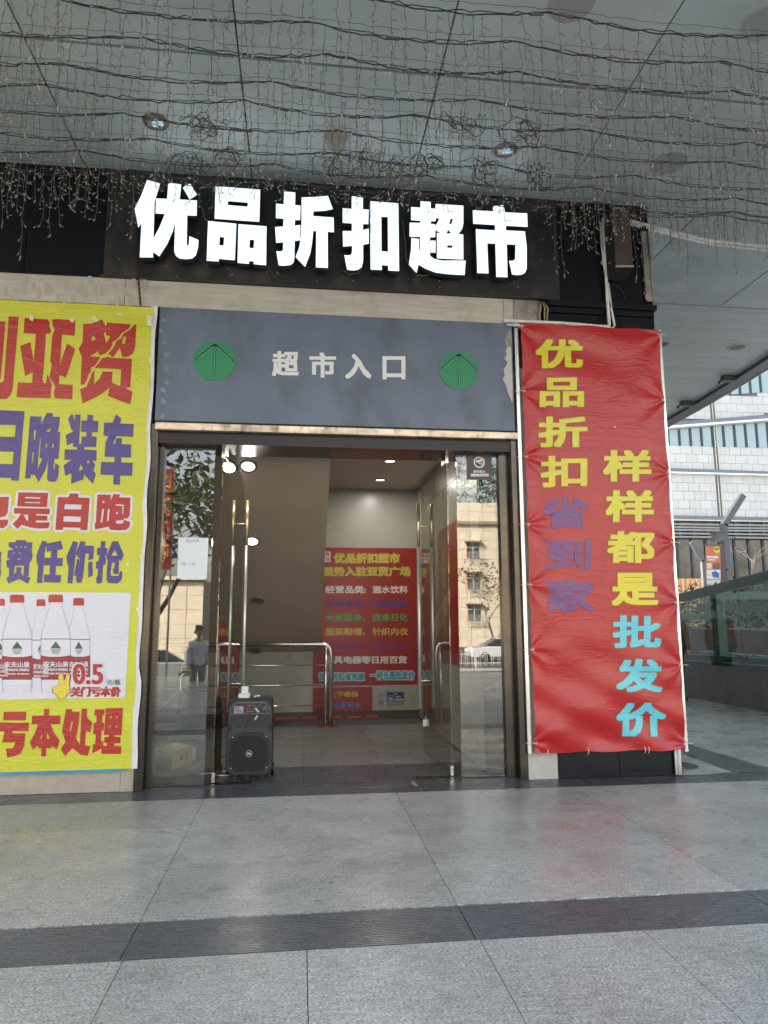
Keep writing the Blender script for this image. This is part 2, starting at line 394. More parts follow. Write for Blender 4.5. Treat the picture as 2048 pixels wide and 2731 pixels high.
# small moulded granite ledge and block under the fascia at the corner
b = MB(); b.box(2.47, -.06, 4.66, XC + .03, .28, 4.72); b.box(2.47, -.03, 4.60, XC + .01, .28, 4.66); b.build('ledge', M_blk, shop, bevel=.006)
gp(2.47, 4.0, 3.05, 4.6); gp(3.05, 4.0, XC, 4.6)
for z0, z1 in ((0.0, 1.0), (1.0, 2.0), (2.0, 3.0), (3.0, 4.0)):
    gp(2.42, z0, 3.02, z1); gp(3.02, z0, XC, z1)
# side of the column, facing the passage
b = MB(); b.box(XC + .001, .02, 0, XC + .03, 2.1, 5.85); b.build('column_side', M_blk, shop)
b = MB(); b.box(XC - .02, .3, 0, XC, 44, 5.9); b.build('passage_wall', mat('passage wall', (.3, .3, .29), .7), shop)
# steel strip over the entrance
b = MB(); b.box(-4.3, -.012, 4.455, -1.72, .28, 4.722); b.build('steel_strip', M_steel, shop, bevel=.003)
b = MB(); b.box(-1.715, -.008, 4.455, 2.02, .28, 4.722); b.build('steel_strip', M_steel, shop, bevel=.003)
b = MB(); b.box(2.023, -.01, 4.455, 2.12, .28, 4.722); b.build('steel_strip', M_steel, shop, bevel=.003)
b = MB(); b.box(2.125, -.004, 4.47, 2.41, .28, 4.722); b.build('worn_steel_patch', M_steel2, shop)
# yellow-grey cables looping down beside the patch
for k, (a, c) in enumerate(((1440, 1441), (1446, 1452), (1450, 1458))):
    b = MB(); b.tube([P(a, 806, 1, -.02), P(a + 3 + k * 4, 822, 1, -.05 - .01 * k), P(c - 2 + k * 2, 838, 1, -.04), P(c, 856, 1, -.03)], .008, 6)
    b.build('cable', mat('tan cable', (.36, .29, .19), .5), shop, smooth=True)
# dull metal strip running up the corner
b = MB(); b.bar(P(1716, 618, 1, -.03), P(1732, 804, 1, -.03), .06, .012, (0, 1, 0)); b.bar(P(1728, 618, 1, -.02), P(1741, 804, 1, -.02), .02, .03, (0, 1, 0)); b.build('corner_strip', M_steel2, shop)
# grey entrance panel
GX0, GX1, GZ0, GZ1 = -1.38, 2.10, 3.325, 4.45
b = MB(); b.box(GX0, -.02, GZ0, GX1, .28, GZ1); b.build('entrance_panel', M_panel, shop, bevel=.003)
Yp = -.0235
b = MB()
text(b, '超', on_px(725, 936, 797, 1003, Yp + .002), (.035, .03)); text(b, '市', on_px(825, 940, 896, 1007, Yp + .002), (.035, .03))
text(b, '入', on_px(920, 944, 990, 1010, Yp + .002), (.035, .03)); text(b, '口', on_px(1020, 950, 1081, 1012, Yp + .002), (.04, .035))
M_wl = mat('dull white letters', (.74, .75, .72), .5)
o = b.build('entrance_lettering', M_wl, shop)
M_green = mat('green disc', (.02, .24, .10), .4); M_darkline = mat('arrow line', (.012, .05, .04), .4)
for cx, cy, rx in ((572, 962, 56), (1224, 987, 52)):
    c = P(cx, cy, 1, -.024); r = (P(cx + rx, cy, 1, -.024) - c).length
    b = MB(); b.lathe((c.x, -.020, c.z), (0, -1, 0), [(r, 0), (r, .006), (0, .006)], 40)
    o = b.build('green_arrow_disc', M_green, shop); y = -.0275
    b = MB()
    for p, q in (((0, .82), (0, -.75)), ((0, .82), (-.9, .02)), ((0, .82), (.9, .0))):
        b.bar((c.x + p[0] * r, y, c.z + p[1] * r), (c.x + q[0] * r, y, c.z + q[1] * r), .0022, .022, (0, 0, 1) if p[0] != q[0] else (1, 0, 0))
    a = b.build('arrow', M_darkline, o)
    b = MB()
    for p, q in (((.0, .7), (0, -.72)), ((-.1, .68), (-.84, .03)), ((.1, .68), (.84, .02))):
        b.bar((c.x + p[0] * r, y - .002, c.z + p[1] * r), (c.x + q[0] * r, y - .002, c.z + q[1] * r), .0022, .008, (0, 0, 1) if p[0] != q[0] else (1, 0, 0))
    b.build('arrow_highlight', mat('pale green', (.10, .36, .22), .4), o)
# peeled white filler beside the panel
b = MB(); b.flat([[P(x, y, 1, -.0226) for x, y in ((1363, 925), (1352, 926), (1348, 938), (1352, 945), (1345, 956), (1353, 965), (1350, 975), (1343, 985), (1346, 1000), (1341, 1012), (1350, 1028), (1354, 1045), (1366, 1075), (1368, 1062), (1366, 1000))]])
b.build('filler_patch', mat('plaster filler', (.55, .52, .49), .8), shop)
b = MB(); b.flat([[P(x, y, 1, -.0226) for x, y in ((1356, 880), (1362, 882), (1366, 925), (1350, 925), (1346, 905), (1352, 893))]])
b.build('bare_metal_patch', M_steel2, shop)
# ragged tape left on the panel edges
b = MB()
for k in range(9):
    x = 432 + random.uniform(-4, 10); y = 850 + k * 31 + random.uniform(-8, 8)
    q = [P(x + dx + random.uniform(-3, 3), y + dy + random.uniform(-4, 4), 1, -.0235 - k * .0001) for dx, dy in ((0, 0), (9, 3), (11, 14), (-2, 12))]; b.flat([q])
b.build('tape_scraps', mat('clear tape', (.22, .25, .3), .25), shop)['kind'] = 'stuff'
# bronze header bar and the dark lining under it
b = MB(); b.box(-1.37, -.045, 3.235, 2.13, .02, 3.305); b.build('header_bar', M_brass, shop, bevel=.006)
b = MB(); b.box(-1.36, -.03, 3.306, 2.10, .02, 3.323); b.build('header_gap', M_gap, shop)
b = MB(); b.box(-1.40, .02, 3.12, 2.1, .5, 3.31); b.build('header_lining', mat('dark red brown lacquer', (.028, .015, .013), .25, 0., .3), shop)
# jambs
for nm, x0, x1, y0, y1 in (('jamb', -1.42, -1.345, -.0, .32), ('jamb', -1.345, -1.295, .10, .30), ('jamb', 2.055, 2.13, .0, .32), ('jamb', 1.955, 2.055, .10, .30)):
    b = MB(); b.box(x0 + .001, y0, 0, x1 - .001, y1, 3.235 if abs(y0) > .05 else 3.30); b.build(nm, M_jamb, shop, bevel=.003)
# steel base panels
M_base = mat('beige steel base', (.46, .41, .35), .42, .35, var=.08, vscale=20, rvar=.05, dirt=(.34, .29, .24), dirt_amt=.4)
b = MB(); b.box(-4.5, .03, 0, -1.535, .28, 4.45); b.build('base_panel', M_base, shop, bevel=.003)
b = MB(); b.box(-1.532, .02, 0, -1.422, .28, 4.45); b.build('base_panel', M_base, shop, bevel=.003)
b = MB(); b.box(2.132, .0, 0, 2.415, .28, 3.99); b.build('base_panel', mat('beige stone base', (.48, .45, .40), .45, var=.08, vscale=6), shop, bevel=.003)

# ---------------------------------------------------------------- entrance interior
BW = 4.1; RX = 1.79; CZ = 3.47
inn = thing('entrance_hall', 'dim beige entrance hall with sloping ceiling behind the open glass doors', 'hall', (0, 2, 0))
fl = MB(); fl.box(-4, .0, -.4, 2.0, 3.5, -.008); fl.build('floor_bed', M_gap, inn)
for i in range(-3, 2):
    a = .053 + i * .807
    x1 = min(a + .807, 2.0)
    put(slab(a, .11, x1, .86, M_dark), inn)
    for y0, y1 in ((.86, 1.74), (1.74, 2.62), (2.62, 3.5)): put(slab(a, y0, x1, y1, M_in), inn)
a = .053 + 2 * .807
put(slab(a, .11, 2.05, .86, M_dark), inn); put(slab(a, .86, 2.0, 2.2, M_in), inn); put(slab(a, 2.2, 2.0, 3.5, M_in), inn)
b = MB(); b.box(-1.42, .0, -.03, 2.13, .108, -.0005); b.build('threshold_slab', M_dark, inn)
# side walls
def wall_panels(x, dirn, ys, zs, m=M_inwall):
    for y0, y1 in zip(ys, ys[1:]):
        for z0, z1 in zip(zs, zs[1:]):
            b = MB(); b.box(min(x, x + .02 * dirn), y0 + .003, z0 + .003, max(x, x + .02 * dirn), y1 - .003, z1 - .003); b.build('wall_panel', m, inn)
wall_panels(RX, 1, (.34, 1.5, 2.7, BW), (0.02, 1.08, 2.15, 3.1, 3.5))
b = MB(); b.box(RX + .02, .3, -2, RX + .2, BW + .2, 3.6); b.build('right_wall', M_gap, inn)
b = MB(); b.box(-2.6, .3, -2.5, -2.4, BW + .2, 3.6); b.build('left_wall', M_inwall, inn)
b = MB(); b.box(-2.4, BW, -2.5, RX + .02, BW + .2, 3.6); b.build('back_wall', M_inwall, inn)
b = MB(); b.box(-2.4, .5, CZ, RX + .02, BW, 3.6); b.build('flat_ceiling', M_ceil, inn)
# panels low on the back wall over the stairs
for x0, x1 in ((-2.35, -.9), (-.9, .22), (.22, 1.05), (1.05, RX)):
    b = MB(); b.box(x0 + .003, BW - .025, .12, x1 - .003, BW, .485); b.build('back_panel', M_inwall, inn)
for x0, x1 in ((-2.35, -.5), (-.5, .8), (.8, RX)):
    b = MB(); b.box(x0 + .003, BW - .015, -1.0, x1 - .003, BW, .112); b.build('skirting_panel', mat('dark skirting', (.07, .06, .05), .4), inn)
# sloping underside of the stairs, descending away
SX = .30; sy0, sz0, sy1, sz1 = .34, 3.46, BW - .03, .99
sl = (sz1 - sz0) / (sy1 - sy0)
b = MB(); b.prism([[(-2.4, sy0, sz0), (SX, sy0, sz0), (SX, sy1, sz1), (-2.4, sy1, sz1)]], (0, 0, .35)); b.build('sloping_ceiling', M_slope, inn)
def on_slope(px, py):
    d = FW * F_PX + RT * (px - 1024) - UP * (py - 1365.5)
    n = Vector((0, sl, -1)); p0 = Vector((0, sy0, sz0)); return CAM + d * ((p0 - CAM).dot(n) / d.dot(n))
nslope = Vector((0, sl, -1)).normalized()
# lamps
def downlight(p, n, r, lit, label, grp, em=M_lamp, power=0, name='downlight'):
    t = thing(name, label, 'lamp', p, grp)
    b = MB(); b.lathe(p, n, [(r * .86, .002), (r * .86, .012), (r, .014), (r * 1.16, .006), (r * 1.2, .0)], 32)
    b.build('rim', mat('grey lamp rim', (.22, .21, .18), .35, .3), t, smooth=True)
    b = MB(); b.lathe(p, n, [(0.0, .004), (r * .86, .004)], 32); b.build('lens', em if lit else mat('unlit lens', (.16, .14, .115), .35), t)
    if power:
        ld = bpy.data.lights.new('lamp_light', 'AREA'); ld.shape = 'DISK'; ld.size = r * 1.6; ld.energy = power; ld.color = (1, .95, .86)
        lo = bpy.data.objects.new('lamp_light', ld); col.objects.link(lo); lo.parent = t
        lo.location = Vector(n).normalized() * .03; lo.rotation_euler = (-Vector(n)).to_track_quat('Z', 'Y').to_euler()
    return t
G = 'round downlights inside the entrance'
for px, py, lit, lb, em in ((662, 1243, 1, 'upper lit round lamp in the brown sloping ceiling', M_lamp2), (672, 1443, 1, 'lower lit round lamp in the brown sloping ceiling', M_lamp),
                        (687, 1602, 0, 'unlit round lamp in the middle of the sloping ceiling', M_lamp), (680, 1735, 0, 'unlit round lamp lowest on the sloping ceiling, behind the railing', M_lamp)):
    p = on_slope(px, py); downlight(p, nslope, .083 if lit else .08, lit, lb, G, em, 1.6 if lit else 0)
for px, py, lb in ((1040, 1229, 'lit round lamp in the flat ceiling, nearer the door'), (1014, 1279, 'lit round lamp in the flat ceiling, nearer the back wall')):
    p = P(px, py, 2, CZ); downlight(p, (0, 0, -1), .078, 1, lb, G, M_lamp, 3.2)
# stairs going down along the back
b = MB()
for k in range(6): b.box(SX - .1 - .3 * (k + 1), 3.5, -2.2, SX - .1 - .3 * k, BW, -.16 * (k + 1))
b.box(SX - .1, 3.5, -2.2, RX, BW, -.1)
b.build('stair_flight', M_in, inn)
b = MB()
for x0, x1 in ((-.36, .02), (.03, .3), (.42, .66), (.67, .95), (.96, 1.2)): b.box(x0, BW - .02, -.06, x1, BW - .0152, .075)
o = b.build('red_strip', mat('dark red strip', (.17, .03, .025), .5), inn)
b = MB()
for x0, x1 in ((-.36, .02), (.03, .3), (.42, .66), (.67, .95), (.96, 1.2)):
    text(b, '欢迎光临本店', on_y(x0 + .03, .015, x1 - .03, .055, BW - .0205), (0, 0)); text(b, '小心台阶注意安全请勿拥挤', on_y(x0 + .02, -.04, x1 - .02, -.01, BW - .0205))
b.build('strip_lettering', mat('faded pink print', (.42, .25, .2), .6), o)

# hall poster
YP = BW - .004
po = thing('hall_poster', 'large red poster with yellow, white and green writing on the back wall', 'poster', (1, YP, .48))
M_pred = mat('red poster', (.27, .011, .010), .3, var=.05, vscale=2, bump=.06, bscale=3, bdist=.05)
M_yel = mat('yellow print', (.50, .37, .06), .4); M_wht = mat('white print', (.66, .60, .55), .4); M_purple = mat('purple print', (.10, .035, .17), .4)
M_grn = mat('green print', (.10, .30, .06), .4); M_cyan = mat('teal print', (.05, .30, .36), .4); M_magenta = mat('magenta print', (.22, .02, .13), .4)
M_outl = mat('white print outline', (.68, .68, .66), .4)
b = MB(); b.box(.20, YP - .006, .487, RX - .012, YP, 2.55); b.build('sheet', M_pred, po)
yy = YP - .007
def ln(mb, s, l, t, r, bt, bold=(.006, .035), lay=0, mi=0, sh=0): text(mb, s, on_px(l, t, r, bt, yy), bold, mi, layer=lay, shear=sh)
Z = lambda x, y: (780 + x * .2532, 1400 + y * .2531)
def lz(mb, s, x0, y0, x1, y1, bold=(.006, .035), lay=0, mi=0, y=yy):
    a = Z(x0, y0); c = Z(x1, y1); text(mb, s, on_px(a[0], a[1], c[0], c[1], y), bold, mi, layer=lay)
b = MB(); lz(b, '优品折扣超市', 430, 290, 1135, 412, (.016, .09)); lz(b, '强势入驻亚贸广场', 310, 432, 1248, 548, (.013, .09)); b.build('heading_shadow', mat('dark olive print', (.16, .12, .02), .4), po)
b = MB(); lz(b, '优品折扣超市', 435, 298, 1130, 405, (.008, .05), .0015); lz(b, '强势入驻亚贸广场', 315, 440, 1243, 541, (.006, .045), .0015); b.build('heading', M_yel, po)
b = MB(); lz(b, '经营品类:', 345, 640, 770, 722); lz(b, '酒水饮料', 842, 640, 1215, 722); lz(b, '厨具电器等日用百货', 335, 1380, 1205, 1462, (.005, .04)); b.build('white_lettering', M_wht, po)
b = MB(); lz(b, '休闲食品、', 345, 790, 770, 866); lz(b, '油盐酱醋', 848, 790, 1215, 866); b.build('purple_lettering', M_purple, po)
b = MB(); lz(b, '大米面条、', 345, 935, 770, 1018); lz(b, '洗涤日化', 842, 935, 1215, 1016); b.build('green_lettering', M_grn, po)
b = MB(); lz(b, '服装鞋帽、', 345, 1083, 770, 1166); lz(b, '针织内衣', 842, 1083, 1215, 1164); b.build('yellow_lettering', M_yel, po)
b = MB(); lz(b, '食品家纺、', 345, 1235, 770, 1310); lz(b, '箱包皮具', 848, 1235, 1215, 1310); b.build('magenta_lettering', M_magenta, po)
b = MB(); lz(b, '优品折扣省到家', 268, 1548, 765, 1648, (.02, .09)); lz(b, '一样也是批发价', 810, 1530, 1290, 1640, (.02, .09)); b.build('slogan_outline', M_outl, po)
b = MB(); lz(b, '优品折扣省到家', 274, 1556, 760, 1640, (.008, .05), .0015); lz(b, '一样也是批发价', 816, 1540, 1284, 1632, (.008, .05), .0015); b.build('slogan', M_cyan, po)
b = MB(); a = Z(290, 280); c = Z(400, 390); tl = P(*a, 1, yy); br = P(*c, 1, yy); b.box(tl.x, yy - .001, br.z, br.x, yy + .0008, tl.z); o = b.build('emblem', M_outl, po)
b = MB(); lz(b, '亚貿', 298, 288, 392, 330, (.01, .02), y=yy - .0012); lz(b, '广场', 298, 340, 392, 384, (.01, .02), y=yy - .0012); b.build('emblem_lettering', mat('dark red print', (.25, .01, .01), .4), o)
# lower red notice
YN = BW - .027
po = thing('stair_notice', 'low red notice with yellow and blue writing below the large poster', 'notice', (.6, YN, .12))
a = P(835, 1834, 1, YN); c = P(993, 1896, 1, YN); b = MB(); b.box(.205, YN - .006, c.z, c.x, YN, a.z); b.build('sheet', M_pred, po)
b = MB(); lz(b, '上下楼梯', 388, 1755, 690, 1815, y=YN - .0065); b.build('yellow_lettering', M_yel, po)
b = MB(); lz(b, '注意安全', 415, 1862, 728, 1925, y=YN - .0065); b.build('blue_lettering', mat('blue print', (.08, .17, .38), .4), po)
# stickers
for nm, x0, y0, x1, y1, cc, lb in (('smoking_sticker', 865, 1765, 992, 1948, (.30, .32, .30), 'pale grey no smoking sticker beside the low red notice'), ('camera_sticker', 992, 1763, 1175, 1895, (.02, .035, .14), 'blue camera surveillance sticker on the beige panel')):
    a = Z(x0, y0); c = Z(x1, y1); tl = P(*a, 1, YN); br = P(*c, 1, YN); t = thing(nm, lb, 'sticker', (tl.x, YN, br.z))
    b = MB(); b.box(tl.x + .001, YN - .002, br.z, br.x, YN, tl.z); b.build('sheet', mat(nm + ' sheet', cc, .4), t)
    b = MB()
    if nm == 'smoking_sticker':
        cc = P(*Z(927, 1872), 1, YN); r = .04
        b.tube([(cc.x + r * math.cos(k * math.pi / 12), YN - .003, cc.z + r * math.sin(k * math.pi / 12)) for k in range(25)], .004, 4)
        b.bar((cc.x - .026, YN - .003, cc.z + .026), (cc.x + .026, YN - .003, cc.z - .026), .002, .006, (0, 0, 1)); b.box(cc.x - .025, YN - .0045, cc.z - .006, cc.x + .02, YN - .0025, cc.z + .006)
        b.build('no_smoking_mark', mat('dark print', (.07, .05, .05), .5), t)
        b = MB(); lz(b, '请勿吸烟', 905, 1778, 952, 1792, (0, 0), y=YN - .0025); lz(b, '公共场所禁止吸烟', 885, 1797, 975, 1815, (0, 0), y=YN - .0025); b.build('lettering', mat('dark print', (.07, .05, .05), .5), t)
    else:
        tl = P(*Z(1003, 1800), 1, YN); br = P(*Z(1062, 1860), 1, YN)
        b.box(tl.x, YN - .0035, br.z, br.x, YN - .0022, tl.z); o = b.build('mark_field', M_wht, t)
        b = MB(); b.box(tl.x + .004, YN - .0045, br.z + .004, br.x - .004, YN - .0036, tl.z - .004); b.build('mark_ground', mat('camera_sticker sheet', (.02, .035, .14), .4), o)
        b = MB(); m_ = (tl + br) / 2; b.bar((tl.x + .012, YN - .006, m_.z + .012), (br.x - .012, YN - .006, m_.z - .006), .003, .016, (0, 0, 1)); b.box(m_.x - .012, YN - .006, br.z + .012, m_.x + .008, YN - .005, m_.z - .004); b.build('camera_mark', M_wht, o)
        b = MB(); lz(b, '温馨提示', 1062, 1775, 1108, 1788, (0, 0), y=YN - .0025); lz(b, '您已进入', 1085, 1800, 1145, 1818, y=YN - .0025); lz(b, '电子监控区域', 1070, 1830, 1165, 1852, y=YN - .0025); b.build('lettering', M_wht, t)
        b = MB(); a = P(*Z(994, 1862), 1, YN); c = P(*Z(1173, 1893), 1, YN); b.box(a.x, YN - .0032, c.z, c.x, YN - .0021, a.z); b.build('grey_footer', mat('grey print', (.22, .22, .2), .5), t)
# red poster on the right inner wall
wx = RX - .004
po = thing('side_wall_poster', 'narrow red poster with yellow writing on the right inner wall behind the glass', 'poster', (wx, 1.6, .9))
b = MB(); b.box(wx - .005, .75, .95, wx, 2.4, 2.6); b.build('sheet', M_pred, po)
b = MB(); text(b, '严', lambda u, v, l: (wx - .006 - l, 1.15 - .3 * u, 2.1 + .3 * v), (.02, .02)); text(b, '控', lambda u, v, l: (wx - .006 - l, 1.15 - .3 * u, 1.7 + .3 * v), (.02, .02))
text(b, '成', lambda u, v, l: (wx - .006 - l, 1.15 - .3 * u, 1.35 + .3 * v), (.02, .02)); text(b, '本', lambda u, v, l: (wx - .006 - l, 1.15 - .3 * u, 1.0 + .3 * v), (.02, .02))
text(b, '全民省钱', lambda u, v, l: (wx - .006 - l, 1.9 + .25 * v, 2.45 - 1.3 * u), (.01, .04)); b.build('yellow_lettering', M_yel, po)

# stair railing
YR = 3.42
rl = thing('stair_railing', 'polished steel stair railing with four rails inside the entrance', 'railing', (-.4, YR, 0))
tp = P(860, 1718, 1, YR); zt = tp.z; xr = P(881, 1935, 1, YR).x; xl = P(476, 1945, 1, YR).x; rr = .032
b = MB(); b.tube([(xl - 1.2, YR, zt), (xr - .12, YR, zt), (xr - .06, YR, zt - .012), (xr - .02, YR, zt - .045), (xr, YR, zt - .11), (xr, YR, .0)], rr, 14); b.build('top_rail', M_chrome, rl, smooth=True)
for py in (1774, 1827, 1882):
    z = P(800, py, 1, YR).z; b = MB(); b.tube([(xl, YR, z), (xr - .065, YR, z)], .011, 10); b.build('rail', M_chrome, rl, smooth=True)
for x, r in ((xr - .07, .024), (xl, .02)):
    b = MB(); b.tube([(x, YR, 0), (x, YR, zt - .02)], r, 12); b.lathe((x, YR, 0), (0, 0, 1), [(.05, .0), (.048, .012), (.026, .016)], 16); b.build('post', M_chrome, rl, smooth=True)
b = MB(); b.box(xr - .17, YR - .07, .0, xr + .1, YR + .06, .012); b.build('red_mat', mat('faded red mat', (.2, .035, .03), .7), rl)

# ---------------------------------------------------------------- glass doors and sidelights
YD = .2
M_handle = mat('satin steel handle', (.72, .70, .64), .3, .55)
def leaf(x0, p_end, label, bw_dir):
    t = thing('glass_door', label, 'door', (x0, YD, 0), 'glass entrance doors')
    a = Vector((x0, YD, .02)); e = Vector((p_end.x, p_end.y, .02)); d = (e - a).normalized(); n = Vector((d.y, -d.x, 0))
    b = MB(); b.obox((a + e) / 2 + Vector((0, 0, 1.545)), (e - a) / 2, n * .006, (0, 0, 1.53)); b.build('pane', M_glass, t)
    for z0, z1 in ((.012, .10), (3.03, 3.12)):
        b = MB(); b.obox(a + d * .08 + Vector((0, 0, (z0 + z1) / 2 - .02)), d * .08, n * .016, (0, 0, (z1 - z0) / 2)); b.build('patch_fitting', M_chrome, t, bevel=.003)
    # long pull handles on both faces
    h = a + d * ((e - a).length - .16)
    for s in (-1, 1):
        q = h + n * s * .078; zb, ztp = .52, 2.76
        b = MB(); b.tube([(q.x, q.y, zb), (q.x, q.y, zb + (ztp - zb) * .78)], .0175, 14); b.build('handle', M_handle, t, smooth=True)
        b = MB(); b.tube([(q.x, q.y, zb + (ztp - zb) * .78), (q.x, q.y, ztp)], .0185, 14); b.build('handle_sleeve', mat('gold sleeve', (.78, .64, .34), .2, .7), t, smooth=True)
    for z in (.79, 2.48):
        b = MB(); b.tube([h + n * .078 + Vector((0, 0, z)), h - n * .078 + Vector((0, 0, z))], .009, 10); b.build('standoff', M_chrome, t, smooth=True)
    return t
le = P(623, 1998, 2, .02); re_ = P(1155, 2007, 2, .02)
leaf(-.765, Vector((-.645, 1.23, 0)), 'left glass door leaf swung inward behind the black speaker', 1)
rd = leaf(1.45, Vector((1.37, 1.26, 0)), 'right glass door leaf swung inward beside the right inner wall', 1)
b = MB(); c = Vector((1.37, 1.15, .5)); b.obox((1.36, 1.15, .36), (.02, 0, 0), (0, .005, 0), (0, 0, .035)); b.tube([(1.37, 1.15, .4), (1.385, 1.15, .52)], .003, 5)
b.top('door_tag', M_white, 'small white tag hanging below the right door handle', 'tag')
for x, lb in ((-.62, 'floor spring cover plate under the left glass door'), (1.3, 'floor spring cover plate under the right glass door')):
    b = MB(); b.box(x - .2, YD - .07, .0, x + .2, YD + .05, .006); b.top('floor_plate', M_jamb, lb, 'floor plate', 'floor spring plates', bevel=.002)
YS = .15
for x0, x1, lb in ((-1.297, -.835, 'narrow fixed glass panel left of the doorway with a white paper notice'), (1.53, 1.957, 'narrow fixed glass panel right of the doorway with a camera sticker')):
    t = thing('side_glass', lb, 'window', ((x0 + x1) / 2, YS, 0), 'fixed glass panels beside the doorway')
    b = MB(); b.box(x0, YS, .012, x1, YS + .012, 3.115); b.build('pane', M_sglass, t)
    b = MB(); b.box(x0, YS - .01, 0, x1, YS + .03, .012); b.box(x0, YS - .01, 3.105, x1, YS + .03, 3.12); b.build('channel', M_jamb, t)
YG = YS - .0015
tl = P(475, 1434, 1, YG); br = P(550, 1543, 1, YG)
t = thing('paper_notice', 'white handwritten opening hours sheet taped to the left side glass', 'notice', (tl.x, YG, br.z))
b = MB(); b.flat([[P(476, 1433, 1, YG), P(556, 1435, 1, YG), P(551, 1544, 1, YG), P(472, 1543, 1, YG)]]); b.build('sheet', M_paper, t)
b = MB(); text(b, '营业时间', on_px(496, 1438, 531, 1447, YG - .001)); text(b, '9:00 - 21:00', on_px(484, 1500, 520, 1508, YG - .001)); b.build('handwriting', mat('blue pen', (.25, .3, .42), .6), t)
tl = P(1244, 1213, 1, YG); br = P(1311, 1279, 1, YG)
t = thing('glass_camera_sticker', 'square brown camera surveillance sticker on the right side glass', 'sticker', (tl.x, YG, br.z))
M_bst = mat('brown sticker', (.075, .055, .05), .45)
b = MB(); b.flat([[P(1243, 1213, 1, YG), P(1311, 1213, 1, YG), P(1312, 1280, 1, YG), P(1245, 1279, 1, YG)]]); b.build('sheet', M_bst, t)
c = P(1278, 1233, 1, YG - .002); b = MB(); n = 28; r = .058
b.flat([[(c.x + r * math.cos(k * 2 * math.pi / n), YG - .002, c.z + r * math.sin(k * 2 * math.pi / n)) for k in range(n)], [(c.x + r * .76 * math.cos(k * 2 * math.pi / n), YG - .002, c.z + r * .76 * math.sin(k * 2 * math.pi / n)) for k in range(n)]])
b.bar((c.x - .032, YG - .003, c.z + .006), (c.x + .03, YG - .003, c.z + .022), .0015, .022, (0, 0, 1)); b.bar((c.x - .004, YG - .004, c.z - .002), (c.x + .004, YG - .004, c.z - .016), .0015, .01, (0, 0, 1))
b.bar((c.x + .004, YG - .0052, c.z - .017), (c.x + .026, YG - .0052, c.z - .012), .001, .008, (0, 0, 1)); b.bar((c.x + .028, YG - .006, c.z - .002), (c.x + .028, YG - .006, c.z - .032), .001, .008, (1, 0, 0)); b.build('camera_mark', M_outl, t)
b = MB(); text(b, '您已进入', on_px(1262, 1254, 1295, 1261, YG - .002), (.01, .05)); text(b, '视频监控范围', on_px(1255, 1263, 1303, 1271, YG - .002), (.01, .05)); b.build('lettering', M_outl, t)

